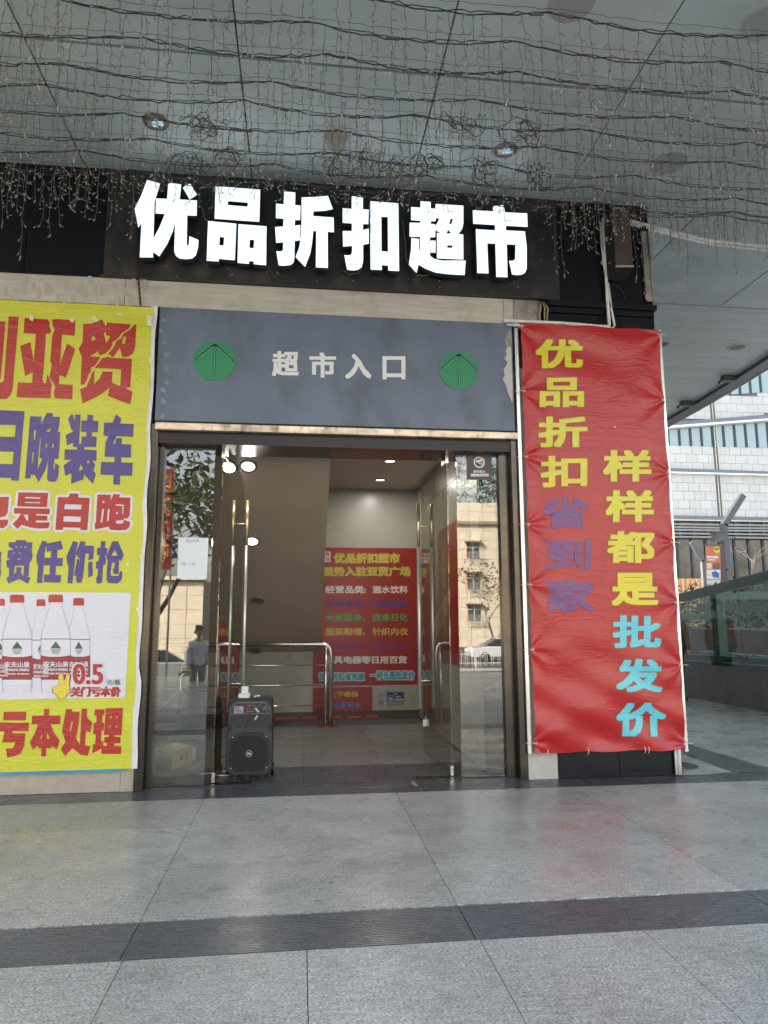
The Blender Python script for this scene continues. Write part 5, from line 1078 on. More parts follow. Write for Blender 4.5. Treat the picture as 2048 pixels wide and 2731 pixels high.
# things behind the left side glass
t = thing('carton', 'small yellow carton with open white flap on the floor behind the left glass', 'box', (-1.25, 1.1, 0))
p0 = Vector((-1.251, .90, 0)); pl = Vector((-1.46, 1.12, 0)); pr = Vector((-1.10, 1.22, 0)); hb = Vector((0, 0, .165)); d2 = pl - p0
b = MB(); b.prism([[p0, pr, pr + d2, p0 + d2]], hb); b.build('body', mat('yellow card', (.74, .62, .32), .55), t, bevel=.002)
b = MB(); nn = Vector((-.004, -.003, 0)); b.flat([[p0 + nn, pl + nn, pl + hb + nn, p0 + hb + nn]]); b.build('white_end', mat('white card', (.76, .77, .79), .6), t)
b = MB(); e = (pr - p0).normalized(); b.prism([[pr + Vector((0, -.002, .01)), pr + e * .07 + Vector((.0, -.015, .02)), pr + e * .075 + Vector((0, -.015, .14)), pr + Vector((0, -.002, .155))]], (0, .002, 0)); b.build('flap', mat('white card', (.76, .77, .79), .6), t)
b = MB(); e = pr - p0; nf = Vector((e.y, -e.x, 0)).normalized() * .002
b.flat([[p0 + e * .45 + nf + Vector((math.cos(k * .5236) * .025 * e.normalized().x, math.cos(k * .5236) * .025 * e.normalized().y, .085 + .03 * math.sin(k * .5236))) for k in range(12)]]); b.build('printed_mark', mat('navy print', (.04, .06, .12), .5), t)
b = MB(); text(b, '白酒', lambda u, v, l: tuple(p0 + e * (.66 + .1 * u) + nf + Vector((0, 0, .05 + .07 * v))), (.02, .02)); b.build('printed_lettering', mat('brown print', (.2, .08, .03), .5), t)
t = thing('power_strip', 'white power strip hanging on the left jamb behind the glass', 'power strip', (-1.40, .36, .25))
b = MB(); b.bar((-1.405, .36, .30), (-1.39, .36, .52), .03, .06, (0, 1, 0)); b.build('housing', M_white, t, bevel=.006)
b = MB(); b.tube([(-1.385, .37, .40), (-1.34, .4, .62), (-1.25, .5, .70), (-1.16, .55, .80), (-1.12, .56, .78)], .012, 8); b.build('thick_cable', mat('grey cable', (.34, .35, .35), .5), t, smooth=True)
b = MB(); b.tube([(-1.39, .36, .34), (-1.35, .5, .28), (-1.33, .7, .2), (-1.34, .9, .18)], .005, 6); b.build('thin_cable', M_white, t, smooth=True)
b = MB(); b.tube([(-.93, .6, .01), (-.85, .62, .012), (-.74, .64, .012), (-.68, .68, .01), (-.62, .72, .01)], .006, 6); b.tube([(-.62, .52, .01), (-.72, .5, .012), (-.80, .52, .012), (-.82, .58, .014), (-.76, .66, .016), (-.66, .74, .01)], .006, 6)
b.top('white_floor_cable', M_white, 'white cable lying on the dark floor left of the black speaker', 'cable', smooth=True)

# ---------------------------------------------------------------- glass balustrade on a granite wall, right
bal = thing('glass_balustrade', 'green glass enclosure on a grey granite base wall, right of the corner', 'balustrade', (7.2, 4, 0))
def bx(y_): return 7.20 + (6.2 - y_) * .0465
def bt(y_): return 1.915 + (6.2 - y_) * .117
M_bgr = granite('weathered granite wall', (.13, .13, .12), (.20, .20, .185), .45)
ys = [9.6, 8.0, 6.9, 5.62, 4.84, 4.02, 3.2, 2.4, 1.6, .8, 0, -1]
for a, c in zip(ys, ys[1:]):
    zt2 = lambda y_: .66 + (6.2 - y_) * .02
    b = MB(); b.prism([[(bx(a), a - .004, 0), (bx(c), c + .004, 0), (bx(c), c + .004, zt2(c)), (bx(a), a - .004, zt2(a))]], (.3, 0, 0)); b.build('granite_panel', M_bgr, bal)
M_gsteel = mat('grey green steel', (.17, .23, .22), .35, .3, var=.08, vscale=3)
b = MB(); b.prism([[(bx(9.6) + .02, 9.6, bt(9.6)), (bx(-1) + .02, -1, bt(-1)), (bx(-1) + .35, -1, bt(-1) + .05), (bx(9.6) + .35, 9.6, bt(9.6) + .05)]], (0, 0, -.16)); b.build('top_beam', M_gsteel, bal)
b = MB(); b.prism([[(bx(9.6) + .10, 9.6, .66 - .05), (bx(-1) + .10, -1, .82), (bx(-1) + .2, -1, .82), (bx(9.6) + .2, 9.6, .61)]], (0, 0, .1)); b.build('bottom_rail', M_gsteel, bal)
jy = [9.6, 7.7, 6.05, 4.37, 2.7, 1.0, -1]
for a, c in zip(jy, jy[1:]):
    b = MB(); b.prism([[(bx(a) - .02, a - .008, .62), (bx(c) - .02, c + .008, .66), (bx(c) - .02, c + .008, bt(c) - .01), (bx(a) - .02, a - .008, bt(a) - .01)]], (.012, 0, 0)); g = b.build('glass_pane', M_bglass, bal)
    for y_ in (a - .09, c + .09):
        for z in (.82, bt(y_) - .22):
            b = MB(); b.lathe((bx(y_) - .022, y_, z), (-1, 0, 0), [(.028, 0), (.028, .012), (.0, .016)], 12); b.tube([(bx(y_), y_, z), (bx(y_) + .14, y_ + .03, z + .04)], .012, 6); b.build('spider_fitting', mat('rusty steel disc', (.13, .10, .085), .5, .5), g)
for y_ in (8.6, 6.9, 5.35, 3.65, 2.0, .4):
    b = MB(); b.box(bx(y_) + .18, y_ - .09, .6, bx(y_) + .34, y_ + .09, bt(y_) - .02); b.build('post', M_gsteel, bal)
b = MB(); b.box(9.6, -1, 0, 9.9, 9.6, .66); b.box(9.62, -1, 1.6, 9.8, 9.6, 1.78); b.build('far_side_wall', M_gsteel, bal)
for y_ in (8.6, 5.35, 2.0): b = MB(); b.box(bx(y_) + .34, y_ - .05, bt(y_) - .22, 9.7, y_ + .05, bt(y_) - .08); b.build('cross_beam', M_gsteel, bal)

# ---------------------------------------------------------------- mall behind on the right
MY = 48.
K = lambda x, y_: (1740 + x / 3.815, 980 + y_ / 3.815)
def mp(x, y_, Y=MY): return P(*K(x, y_), 1, Y)
mall = thing('mall_building', 'pale tiled mall building with window bands and dark ledges behind the right corner', 'building', (27, MY, 0))
b = MB(); b.box(14, MY + .3, 0, 70, MY + 12, 42); b.build('core', mat('pale grey core', (.45, .45, .44), .8), mall)
M_tile = mat('pale wall tile', (.50, .49, .47), .35, var=.03, vscale=1, rnd=.05)
M_joint = mat('grey joint', (.16, .16, .155), .8)
ztop = mp(600, -100).z; x0_, x1_ = mp(60, 800).x, mp(1175, 800).x + 1.0
b = MB(); b.box(x0_ - 3, MY + .08, 4.0, x1_ + 4, MY + .29, ztop + 3); b.build('joint_backing', M_joint, mall)
th = abs(mp(630, 1175).z - mp(630, 1350).z) / 2; tw = (mp(760, 1000).x - mp(530, 1000).x) / 2.06
xp = mp(650, 900).x
tme = MB(); tme.box(-tw / 2 + .012, -.0, .012, tw / 2 - .012, .07, th - .012); tme = tme.mesh('wall_tile', M_tile, fixn=True)
def field(zlo, zhi, rows, z0, cut=None):
    for r in range(rows):
        z = z0 - (r + 1) * th
        for side in (-1, 1):
            for k in range(11):
                hf = r % 2
                xc = xp + side * (.24 + tw * (k + .5 - .5 * hf)); wsc = 1.
                if hf and k == 0: xc = xp + side * (.24 + tw * .25); wsc = .49
                if xc < x0_ - 1 or xc > x1_ + .5: continue
                if cut and not cut(xc, z): continue
                o_ = link('wall_tile', tme, mall, Vector((xc, MY, z)) - WL[mall.name]); o_.scale = (wsc, 1, 1)
zA = mp(650, 802).z; field(0, 0, 3, zA)
zB = mp(650, 1092).z; field(0, 0, 5, zB)
zl = lambda xa, ya, xb, yb: (lambda x: mp(xa, ya).z + (mp(xb, yb).z - mp(xa, ya).z) * (x - mp(xa, ya).x) / (mp(xb, yb).x - mp(xa, ya).x))
lt = zl(105, 578, 1175, 490); ut = zl(600, 290, 1175, 250)
field(0, 0, 4, lt(xp) + 4.05 * th, lambda x, z: z > lt(x) - th * .6 and z < ut(x) - th * .5)
def band(name, la, lb_, ya, yb, m, dpt=.12, Y=MY, parent=None):
    """la, lb_: (left, right) heights in the picture for top and bottom edges"""
    a = mp(60, la[0], Y); c = mp(1300, la[1], Y); d = mp(1300, lb_[1], Y); e = mp(60, lb_[0], Y)
    b = MB(); b.prism([[Vector((p.x, Y - dpt, p.z)) for p in (a, c, d, e)]], (0, dpt + .04, 0)); return b.build(name, m, parent or mall)
M_ledge = mat('blue grey ledge', (.13, .15, .18), .4); M_wstrip = mat('white strip', (.8, .8, .78), .4); M_win = mat('mall window glass', (.24, .33, .35), .12, 0., spec=.8)
band('ledge', (582, 480), (622, 522), 0, 0, M_ledge, .5); band('ledge_trim', (616, 524), (636, 541), 0, 0, M_wstrip, .55)
band('ledge', (1028, 1070), (1070, 1100), 0, 0, M_ledge, .35); band('ledge_trim', (1066, 1098), (1080, 1112), 0, 0, M_wstrip, .4)
band('ledge', (1508, 1532), (1548, 1568), 0, 0, M_ledge, .35); band('ledge_trim', (1548, 1570), (1560, 1580), 0, 0, mat('cream strip', (.62, .55, .42), .4), .4)
o = band('window_band', (636, 541), (790, 822), 0, 0, M_win, .03)
M_mull = mat('black mullion', (.02, .025, .03), .4)
for k in range(12):
    xb = 150 + k * 112; b = MB(); a = mp(xb, 640 - k * 8.6); c = mp(xb + 14 + k * 1.2, 792 + k * 3); b.box((a.x + c.x) / 2 - .1, MY - .10, c.z, (a.x + c.x) / 2 + .1, MY - .032, a.z); b.build('mullion', M_mull, o)
a = mp(560, 293); c = mp(1300, 242); d = mp(1300, -250); e = mp(560, -250)
b = MB(); b.prism([[Vector((p.x, MY - .035, p.z)) for p in (a, c, d, e)]], (0, .08, 0)); o = b.build('window_band', M_win, mall)
for k in range(6):
    xb = 675 + k * 106; a = mp(xb - 16, 0); c = mp(xb, 288 - k * 8); b = MB(); b.box((a.x + c.x) / 2 - .1, MY - .10, c.z, (a.x + c.x) / 2 + .1, MY - .037, a.z + 4); b.build('mullion', M_mull, o)
for dx in (-.12, .12):
    b = MB(); b.tube([(xp + dx, MY - .14, mp(600, 200).z), (xp + dx, MY - .14, mp(690, 1520).z)], .045, 6); b.build('drainpipe', mat('cream pipe', (.55, .5, .42), .4), mall)
# louvres
for k, yk in enumerate((1598, 1628, 1655, 1690, 1725)):
    a = mp(60, yk); c = mp(1300, yk + 12); b = MB(); b.box(a.x, MY - .6, a.z - .11, c.x, MY - .3, a.z + .04); b.build('louvre_slat', mat('grey louvre', (.22, .22, .21), .4), mall)
b = MB()
for k in range(12): a = mp(240 + k * 141, 1580); c = mp(240 + k * 141, 1725); b.box(a.x - .12, MY - .55, c.z, a.x + .12, MY - .35, a.z)
b.build('louvre_posts', M_mull, mall)['kind'] = 'stuff'
b = MB(); a = mp(60, 1575); c = mp(1300, 2300); b.box(a.x - 2, MY - .02, 0, c.x + 3, MY + .28, a.z); o = b.build('lower_glazing', mat('dark bronze glazing', (.08, .07, .06), .08, .2, spec=.7, var=.5, vscale=.6, bump=.05, bscale=.8, bdist=.3), mall)
for k in range(10):
    a = mp(240 + k * 145, 1730); b = MB(); b.box(a.x - .1, MY - .12, 0, a.x + .1, MY - .021, a.z); b.build('mullion', M_mull, o)
# orange hoarding
hy = 30.; a = P(*K(200, 2148), 1, hy); c = P(*K(505, 2148), 1, hy)
t = thing('hoarding', 'ribbed orange hoarding in front of the mall glazing', 'hoarding', ((a.x + c.x) / 2, hy, 0))
b = MB(); n = 34
for k in range(n): xx = a.x - 3 + (c.x - a.x + 3) * k / n; b.box(xx, hy - (.05 if k % 2 else 0), 0, xx + (c.x - a.x + 3) / n, hy + .1, a.z)
b.build('ribbed_sheet', mat('orange sheet', (.60, .33, .14), .5), t)
b = MB(); b.box(c.x + .02, hy - .1, 0, c.x + .3, hy + .1, a.z + .1); b.build('red_post', mat('red post', (.4, .02, .02), .4), t)
# street lamps
M_lampst = mat('dark grey steel', (.07, .072, .085), .4)
ly = 15.
t = thing('street_lamp', 'larger dark grey angular street lamp with its arm bent to the right', 'street lamp', (P(*K(735, 2150), 1, ly).x, ly, 0), 'angular street lamps')
base = P(*K(745, 2150), 1, ly); kn = P(*K(722, 1590), 1, ly); tip = P(*K(918, 1300), 1, ly)
b = MB(); b.bar((kn.x, ly, 0), (kn.x, ly, kn.z), .19, .19, (0, 1, 0)); b.build('pole', M_lampst, t, bevel=.01)
b = MB(); b.bar((kn.x, ly, kn.z - .06), (tip.x, ly, tip.z), .19, .19, (0, 1, 0)); b.build('arm', M_lampst, t, bevel=.01)
b = MB(); q = P(*K(668, 1725), 1, ly); b.box(q.x - .16, ly - .15, q.z - .14, q.x + .16, ly + .15, q.z + .14); b.box(q.x - .18, ly - .2, q.z + .14, q.x + .2, ly + .2, q.z + .17); b.build('camera_box', M_lampst, t)
b = MB(); q = P(*K(790, 1745), 1, ly); b.bar((q.x - .2, ly, q.z - .02), (q.x + .2, ly, q.z + .05), .05, .05); b.build('side_arm', M_lampst, t)
t = thing('street_lamp', 'smaller dark grey angular street lamp with its arm bent to the left', 'street lamp', (P(*K(515, 2100), 1, 26).x, 26, 0), 'angular street lamps')
kn = P(*K(512, 1960), 1, 26); tip = P(*K(395, 1775), 1, 26)
b = MB(); b.bar((kn.x, 26, 0), (kn.x, 26, kn.z), .2, .2, (0, 1, 0)); b.build('pole', M_lampst, t, bevel=.01)
b = MB(); b.bar((kn.x, 26, kn.z - .06), (tip.x, 26, tip.z), .2, .2, (0, 1, 0)); b.build('arm', M_lampst, t, bevel=.01)
# advertising flag by the lamp
fy = 14.8
t = thing('advertising_flag', 'orange vertical advertising flag beside the larger street lamp', 'flag', (P(*K(615, 2200), 1, fy).x, fy, 0))
def FP(x, y_, d=0): p = P(*K(x, y_), 1, fy); return Vector((p.x, fy - d, p.z))
b = MB(); b.prism([[FP(540, 1815), FP(688, 1815), FP(700, 2260), FP(552, 2260)]], (0, .02, 0)); b.build('sheet', mat('orange flag', (.50, .13, .05), .5), t)
b = MB(); b.bar(FP(530, 1806), FP(705, 1806), .05, .04); b.build('flag_arm', M_lampst, t)
b = MB(); p = FP(530, 2300); b.tube([(p.x + .55, fy + .1, 0), (p.x + .52, fy + .1, FP(530, 1806).z)], .03, 6); b.build('flag_pole', M_lampst, t)
b = MB(); p = FP(653, 1855, .005); b.lathe(p, (0, -1, 0), [(.105, 0), (.105, .003), (0, .003)], 20); b.build('yellow_disc', mat('flag yellow', (.62, .55, .03), .5), t)
def ft(name, s_, x0, z0, x1, z1, m, bold=(.02, .03)):
    b = MB(); a = FP(x0, z1); c = FP(x1, z0); text(b, s_, on_y(a.x, a.z, c.x, c.z, fy - .012), bold); b.build(name, m, t)
ft('disc_lettering', '8F', 636, 1836, 676, 1862, M_black); ft('flag_lettering', 'DSTARS', 549, 1918, 665, 1942, M_outl, (.02, .06)); ft('flag_subtitle', '大玩家乐园', 551, 1948, 635, 1966, M_outl)
for x0, z0, x1, z1, m in ((550, 1990, 600, 2048, 'flag cream'), (620, 1990, 685, 2050, 'flag dark'), (550, 2060, 690, 2150, 'flag white'), (553, 2160, 690, 2220, 'flag pale green')):
    b = MB(); b.prism([[FP(x0, z0, .006), FP(x1, z0, .006), FP(x1, z1, .006), FP(x0, z1, .006)]], (0, .005, 0)); b.build('picture_block', mat(m, {'flag cream': (.6, .52, .35), 'flag dark': (.14, .07, .05), 'flag white': (.6, .6, .62), 'flag pale green': (.4, .55, .4)}[m], .5), t)
b = MB(); b.prism([[FP(600, 2085, .012), FP(640, 2070, .012), (FP(680, 2095, .012)), FP(672, 2140, .012), FP(615, 2135, .012)]], (0, .005, 0)); b.build('blue_shape', mat('flag blue', (.04, .09, .35), .5), t)
b = MB()
for x0, z0, x1, z1 in ((552, 2028, 598, 2042), (556, 2108, 598, 2120), (625, 2195, 680, 2208)): b.prism([[FP(x0, z0, .014), FP(x1, z0, .014), FP(x1, z1, .014), FP(x0, z1, .014)]], (0, .003, 0))
b.build('yellow_tab', mat('flag yellow', (.62, .55, .03), .5), t)

# ---------------------------------------------------------------- trees
def limbs(b, p, d, L_, r, depth, rg, ends, spread=.55, seg=3):
    pts = [p]; q = p
    for k in range(seg):
        d = (d + Vector((rg.uniform(-1, 1), rg.uniform(-1, 1), rg.uniform(-.3, .6))) * .14).normalized(); q = q + d * L_ / seg; pts.append(q)
    b.tube(pts, [r * (1 - .45 * k / seg) for k in range(seg + 1)], 6 if depth > 2 else 4, caps=False)
    if depth == 0: ends.append((q, d)); return
    for k in range(rg.choice([2, 3, 3])):
        a = Vector((rg.uniform(-1, 1), rg.uniform(-1, 1), rg.uniform(-.4, .7))).normalized()
        limbs(b, q if k else pts[-2].lerp(q, .6), (d * (1 - spread) + a * spread).normalized(), L_ * rg.uniform(.62, .82), r * .55, depth - 1, rg, ends, spread)
def leaves(ends, n, size, rg, mats, spread=.35, wide=.42):
    b = MB()
    for p, d in ends:
        for k in range(n):
            c = p + Vector((rg.gauss(0, 1), rg.gauss(0, 1), rg.gauss(0, .8))) * spread; a = Vector((rg.uniform(-1, 1), rg.uniform(-1, 1), rg.uniform(-.6, .8))).normalized(); s = size * rg.uniform(.6, 1.2)
            w_ = a.cross(Vector((rg.uniform(-1, 1), rg.uniform(-1, 1), rg.uniform(-1, 1)))).normalized() * s * wide
            b.add([c, c + a * s * .45 + w_ * .5, c + a * s, c + a * s * .45 - w_ * .5], [(0, 1, 2, 3)], rg.randrange(len(mats)))
    return b
M_bark = mat('grey bark', (.13, .11, .095), .8, var=.25, vscale=9); M_bark2 = mat('brown twig', (.15, .10, .08), .8)
Lf = [mat('dark glossy leaf', (.025, .055, .02), .3), mat('mid leaf', (.05, .085, .03), .35), mat('olive leaf', (.08, .09, .03), .4)]
Lr = [mat('rust leaf', (.17, .05, .03), .5), mat('brown leaf', (.16, .09, .045), .5), mat('dry green leaf', (.09, .10, .045), .5)]
Ln = [mat('deep green leaf', (.02, .045, .02), .5), mat('needle green', (.03, .06, .03), .5)]
def tree(loc, h, depth, seed, label, lv=None, size=.2, n=6, bark=M_bark, trunk=.4, r=.12, spread=.55, lsp=.35, name='tree', grp=None, wide=.42):
    rg = random.Random(seed); t = thing(name, label, 'tree', loc, grp); b = MB(); ends = []; loc = Vector(loc)
    b.tube([loc, loc + Vector((.03, 0, h * trunk))], [r * 1.25, r], 8)
    for k in range(3):
        a = k * 2.1 + rg.uniform(0, 1); limbs(b, loc + Vector((.03, 0, h * trunk * (.85 + .07 * k))), Vector((math.cos(a) * .6, math.sin(a) * .6, 1)).normalized(), h * .26, r * .6, depth, rg, ends, spread)
    b.build('trunk', bark, t)
    if lv: leaves(ends, n, size, rg, lv, lsp, wide).build('crown', lv, t, fixn=False)
    return t
a = P(*K(300, 2150), 1, 24); tree((a.x, 24, 0), 5.2, 3, 5, 'bare leafless tree in front of the mall glazing, left of the street lamps', bark=M_bark2, r=.05, trunk=.25)
a = P(*K(1150, 2050), 1, 20); tree((a.x + .3, 20, 0), 5.8, 4, 9, 'bare leafless tree in front of the mall glazing, right of the street lamps', bark=M_bark2, r=.06, trunk=.3)
# planting seen through the green glass
rg = random.Random(3); b = MB(); en = [(Vector((rg.uniform(11.2, 13), rg.uniform(-4, 22), rg.uniform(1.0, 2.3))), 0) for _ in range(1500)]
o = leaves(en, 5, .16, rg, Ln + [Lr[1]], .25); o.top('hedge', Ln + [Lr[1]], 'low dark hedge behind the green glass enclosure', 'hedge', kind='stuff')

b = MB(); b.box(10.9, -6, 0, 13.2, 24, 1.15); b.top('planter_wall', mat('red brown planter', (.16, .075, .06), .7, var=.2, vscale=3), 'long red brown planter wall behind the green glass enclosure', 'planter')
# ---------------------------------------------------------------- the street behind the photographer (mirrored in the side glass)
SZ0 = -1.28
M_cream = mat('cream wall tile', (.66, .57, .43), .6, var=.05, vscale=.8); M_cj = mat('cream joint', (.26, .22, .17), .8)
def window(par, x, y_, z, w_, h_, bal_=True):
    b = MB(); b.box(x - w_ / 2, y_ - .05, z, x + w_ / 2, y_ + .02, z + h_); o = b.build('window', mat('dark window', (.04, .05, .06), .1, spec=.8), par)
    b = MB(); b.box(x - .03, y_ + .021, z, x + .03, y_ + .05, z + h_); b.box(x - w_ / 2, y_ + .021, z + h_ * .68, x + w_ / 2, y_ + .049, z + h_ * .68 + .06); b.build('frame', M_white, o)
    b = MB(); b.box(x - w_ / 2 - .25, y_ + .02, z + h_ + .02, x + w_ / 2 + .2, y_ + .5, z + h_ + .12); b.build('hood', MATS['cream joint'], o)
    if bal_:
        b = MB()
        for k in range(8): b.box(x - w_ / 2 - .3, y_ + .5, z - .15 + k * .1, x + w_ / 2 + .2, y_ + .52, z - .12 + k * .1)
        for k in range(4): b.box(x - w_ / 2 - .3 + k * (w_ + .48) / 3, y_ + .02, z - .15, x - w_ / 2 - .28 + k * (w_ + .48) / 3, y_ + .52, z - .12)
        b.build('cage', M_steel, o)
cb = thing('cream_apartment_block', 'cream tiled apartment block with barred windows across the street, mirrored in the right glass', 'building', (25, -57, SZ0))
b = MB(); b.box(9, -70, SZ0, 44, -57.06, 12.2); b.build('core', M_cj, cb)
rg = random.Random(8)
b = MB()
for r_ in range(15):
    for k in range(26):
        b.box(9 + k * 1.35 + .02, -57.06, SZ0 + r_ * .9 + .015, 9 + (k + 1) * 1.35 - .02, -57, SZ0 + (r_ + 1) * .9 - .015)
o = b.build('facade_tiles', M_cream, cb); o['kind'] = 'stuff'
b = MB(); b.box(8.8, -57.3, 10.1, 44.2, -56.7, 10.4); b.build('cornice', M_cj, cb)
for x in (12.2, 16.05, 19.9, 23.7, 27.5, 31.3):
    for z in (1.1, 4.0, 6.9): window(cb, x, -56.98, z, 1.2, 1.5)
lb = thing('low_tiled_building', 'low cream tiled street building across the road, mirrored in the left glass', 'building', (-15, -34, SZ0))
b = MB(); b.box(-34, -40, SZ0, -5.5, -34.06, 3.6); b.build('core', M_cj, lb)
b = MB()
for r_ in range(6):
    for k in range(31): b.box(-34 + k * .92 + .015, -34.06, SZ0 + r_ * .8 + .012, -34 + (k + 1) * .92 - .015, -34, SZ0 + (r_ + 1) * .8 - .012)
o = b.build('facade_tiles', M_cream, lb); o['kind'] = 'stuff'
b = MB(); b.box(-12.5, -33.98, -.4, -10.2, -33.9, 1.1); b.build('shutter', mat('grey shutter', (.14, .14, .13), .5), lb)
b = MB(); b.box(-34, -34.3, 3.6, -5.4, -33.7, 3.8); b.build('parapet', M_cream, lb)
bb = thing('brown_office_building', 'brown red office building across the road, mirrored in the left glass', 'building', (-26, -46, SZ0))
b = MB(); b.box(-42, -56, SZ0, -13.6, -46, 8.3); b.build('wall', mat('brown red cladding', (.22, .085, .055), .5), bb)
for k in range(14): b = MB(); b.box(-40 + k * 1.9, -46.02, 5.0, -38.7 + k * 1.9, -45.95, 7.4); b.build('window', mat('dark window', (.04, .05, .06), .1), bb)
tw_ = thing('beige_tower', 'tall beige apartment tower beyond the tree, mirrored in the left glass', 'building', (-36, -85, SZ0))
b = MB(); b.box(-62, -100, SZ0, -24, -85, 36); b.build('wall', mat('beige tower wall', (.42, .34, .25), .7), tw_)
for r_ in range(10):
    for k in range(5): b = MB(); b.box(-58 + k * 7, -85.02, 2 + r_ * 3.2, -55 + k * 7, -84.95, 3.8 + r_ * 3.2); b.build('window', mat('dark window', (.04, .05, .06), .1), tw_)
for x, y_, h_, s_, lb_, lv, sz, n, d, sp_ in ((-4.1, -13.6, 7.2, 21, 'large leaved evergreen tree across the plaza, mirrored in the left glass', Lf, .36, 26, 3, .42),):
    tree((x, y_, -.4), h_, d, s_, lb_, lv, sz, n, r=.13, trunk=.3, lsp=sp_, grp='street trees mirrored in the glass')
tree((-6.2, -17, -.9), 7.0, 3, 22, 'second large leaved tree further along the plaza, mirrored in the left glass', Lf, .36, 20, r=.13, trunk=.3, lsp=.35, grp='street trees mirrored in the glass')
tree((13.1, -40, SZ0), 8.2, 3, 23, 'slender many-stemmed tree with rust leaves before the cream block, mirrored in the right glass', Lr, .30, 14, r=.09, trunk=.14, lsp=.55, grp='street trees mirrored in the glass')
tree((16.6, -62, SZ0), 22, 4, 24, 'tall bare tree behind the cream block, mirrored in the right glass', None, r=.2, trunk=.35, grp='street trees mirrored in the glass')
tree((23, -74, SZ0), 24, 3, 26, 'tall dark conifer-like tree behind the cream block, mirrored in the right glass', Ln, .7, 22, r=.3, trunk=.3, lsp=1.3, grp='street trees mirrored in the glass')
# cars
M_tyre = mat('tyre', (.02, .02, .02), .7); M_cg = mat('car glass', (.02, .025, .03), .05, spec=.8)
def car(loc, rz, paint, label):
    t = thing('parked_car', label, 'car', loc, 'cars on the street behind'); t.rotation_euler = (0, 0, rz); L0 = Vector(loc)
    def mk(name, b, m, par, bev=0.):
        me = b.mesh(name, m, Vector((0, 0, 0)), False, True); o = link(name, me, par); 
        if bev: md = o.modifiers.new('b', 'BEVEL'); md.width = bev; md.segments = 2
        return o
    prof = [(-2.25, .3), (-2.28, .62), (-2.15, .86), (-1.35, .95), (1.75, .96), (2.2, .88), (2.28, .6), (2.22, .3)]
    b = MB(); b.prism([[Vector((x, -.88, z)) for x, z in prof]], (0, 1.76, 0)); body_ = mk('body', b, paint, t, .07)
    cab_ = [(-1.45, .93), (-.6, 1.40), (.55, 1.44), (1.6, .96)]; b = MB()
    lo = [Vector((x, -.78 if z < 1 else -.62, z)) for x, z in cab_]; hi = [Vector((x, .78 if z < 1 else .62, z)) for x, z in cab_]
    b.add(lo + hi, [(0, 1, 2, 3), (4, 7, 6, 5), (0, 4, 5, 1), (1, 5, 6, 2), (2, 6, 7, 3)]); mk('windows', b, M_cg, t)
    b = MB(); b.box(-.65, -.64, 1.40, .6, .64, 1.46); mk('roof', b, paint, t, .03)
    for x in (-1.4, 1.35):
        for s in (-1, 1):
            b = MB(); b.lathe((x, s * .80, .31), (0, s, 0), [(0, 0), (.31, 0), (.31, .1), (.2, .11), (0, .09)], 20); o = mk('wheel', b, M_tyre, t)
            b = MB(); b.lathe((x, s * .905, .31), (0, s, 0), [(.19, 0), (.17, .012), (0, .012)], 12); mk('rim', b, M_chrome, o)
    for s in (-1, 1):
        b = MB(); b.box(-2.30, s * .62 - .16, .62, -2.2, s * .62 + .16, .78); mk('headlight', b, M_outl, t)
    return t
car((12.7, -36.5, SZ0), 0, mat('white car paint', (.62, .63, .65), .2, coat=.8), 'white saloon car behind the street fence, mirrored in the right glass')
car((-6.2, -24, SZ0), R(170), mat('silver car paint', (.42, .43, .42), .25, .4, coat=.8), 'silver saloon car on the near lane, mirrored in the left glass')
# white street fence
t = thing('street_fence', 'white metal street fence with looped tops, mirrored in the right glass', 'fence', (12, -31, SZ0)); M_wf = mat('white fence paint', (.6, .6, .58), .5)
for z in (.25, .75): b = MB(); b.box(2, -31.02, SZ0 + z, 28, -30.98, SZ0 + z + .04); b.build('rail', M_wf, t)
pk = MB(); pk.tube([(-.06, 0, .1), (-.06, 0, .85), (-.04, 0, .92), (0, 0, .95), (.04, 0, .92), (.06, 0, .85), (.06, 0, .1)], .012, 5); pk = pk.mesh('fence_hoop', M_wf)
for k in range(70): link('fence_hoop', pk, t, (2.2 + k * .36 - 12, 0, 0))
for k in range(11): b = MB(); b.box(2.0 + k * 2.5, -31.04, SZ0, 2.08 + k * 2.5, -30.96, SZ0 + .95); b.build('post', M_wf, t)
b = MB(); b.box(-40, -29.2, SZ0, 60, -28.9, SZ0 + .14); b.top('street_kerb', mat('pale kerb', (.4, .4, .38), .7), 'pale stone kerb along the street', 'kerb', kind='structure')

# ---------------------------------------------------------------- people
def skin_mesh(name, verts, edges, mats, lvl=2):
    me = bpy.data.meshes.new(name); me.from_pydata([v[:3] for v in verts], edges, []); ob = bpy.data.objects.new(name, me); col.objects.link(ob)
    sk = ob.modifiers.new('skin', 'SKIN'); sk.use_smooth_shade = True
    for i, v in enumerate(verts):
        d = me.skin_vertices[0].data[i]; rr_ = v[3] if isinstance(v[3], tuple) else (v[3], v[3]); d.radius = rr_; d.use_root = (i == 0)
    sub = ob.modifiers.new('sub', 'SUBSURF'); sub.levels = lvl; sub.render_levels = lvl
    dg = bpy.context.evaluated_depsgraph_get(); dg.update(); out = bpy.data.meshes.new_from_object(ob.evaluated_get(dg))
    bpy.data.objects.remove(ob); out.materials.clear(); out.materials.append(mats); out.name = name
    out.polygons.foreach_set('use_smooth', [True] * len(out.polygons)); return out
M_skin = mat('skin', (.45, .27, .19), .5); M_hair = mat('black hair', (.015, .013, .012), .45)
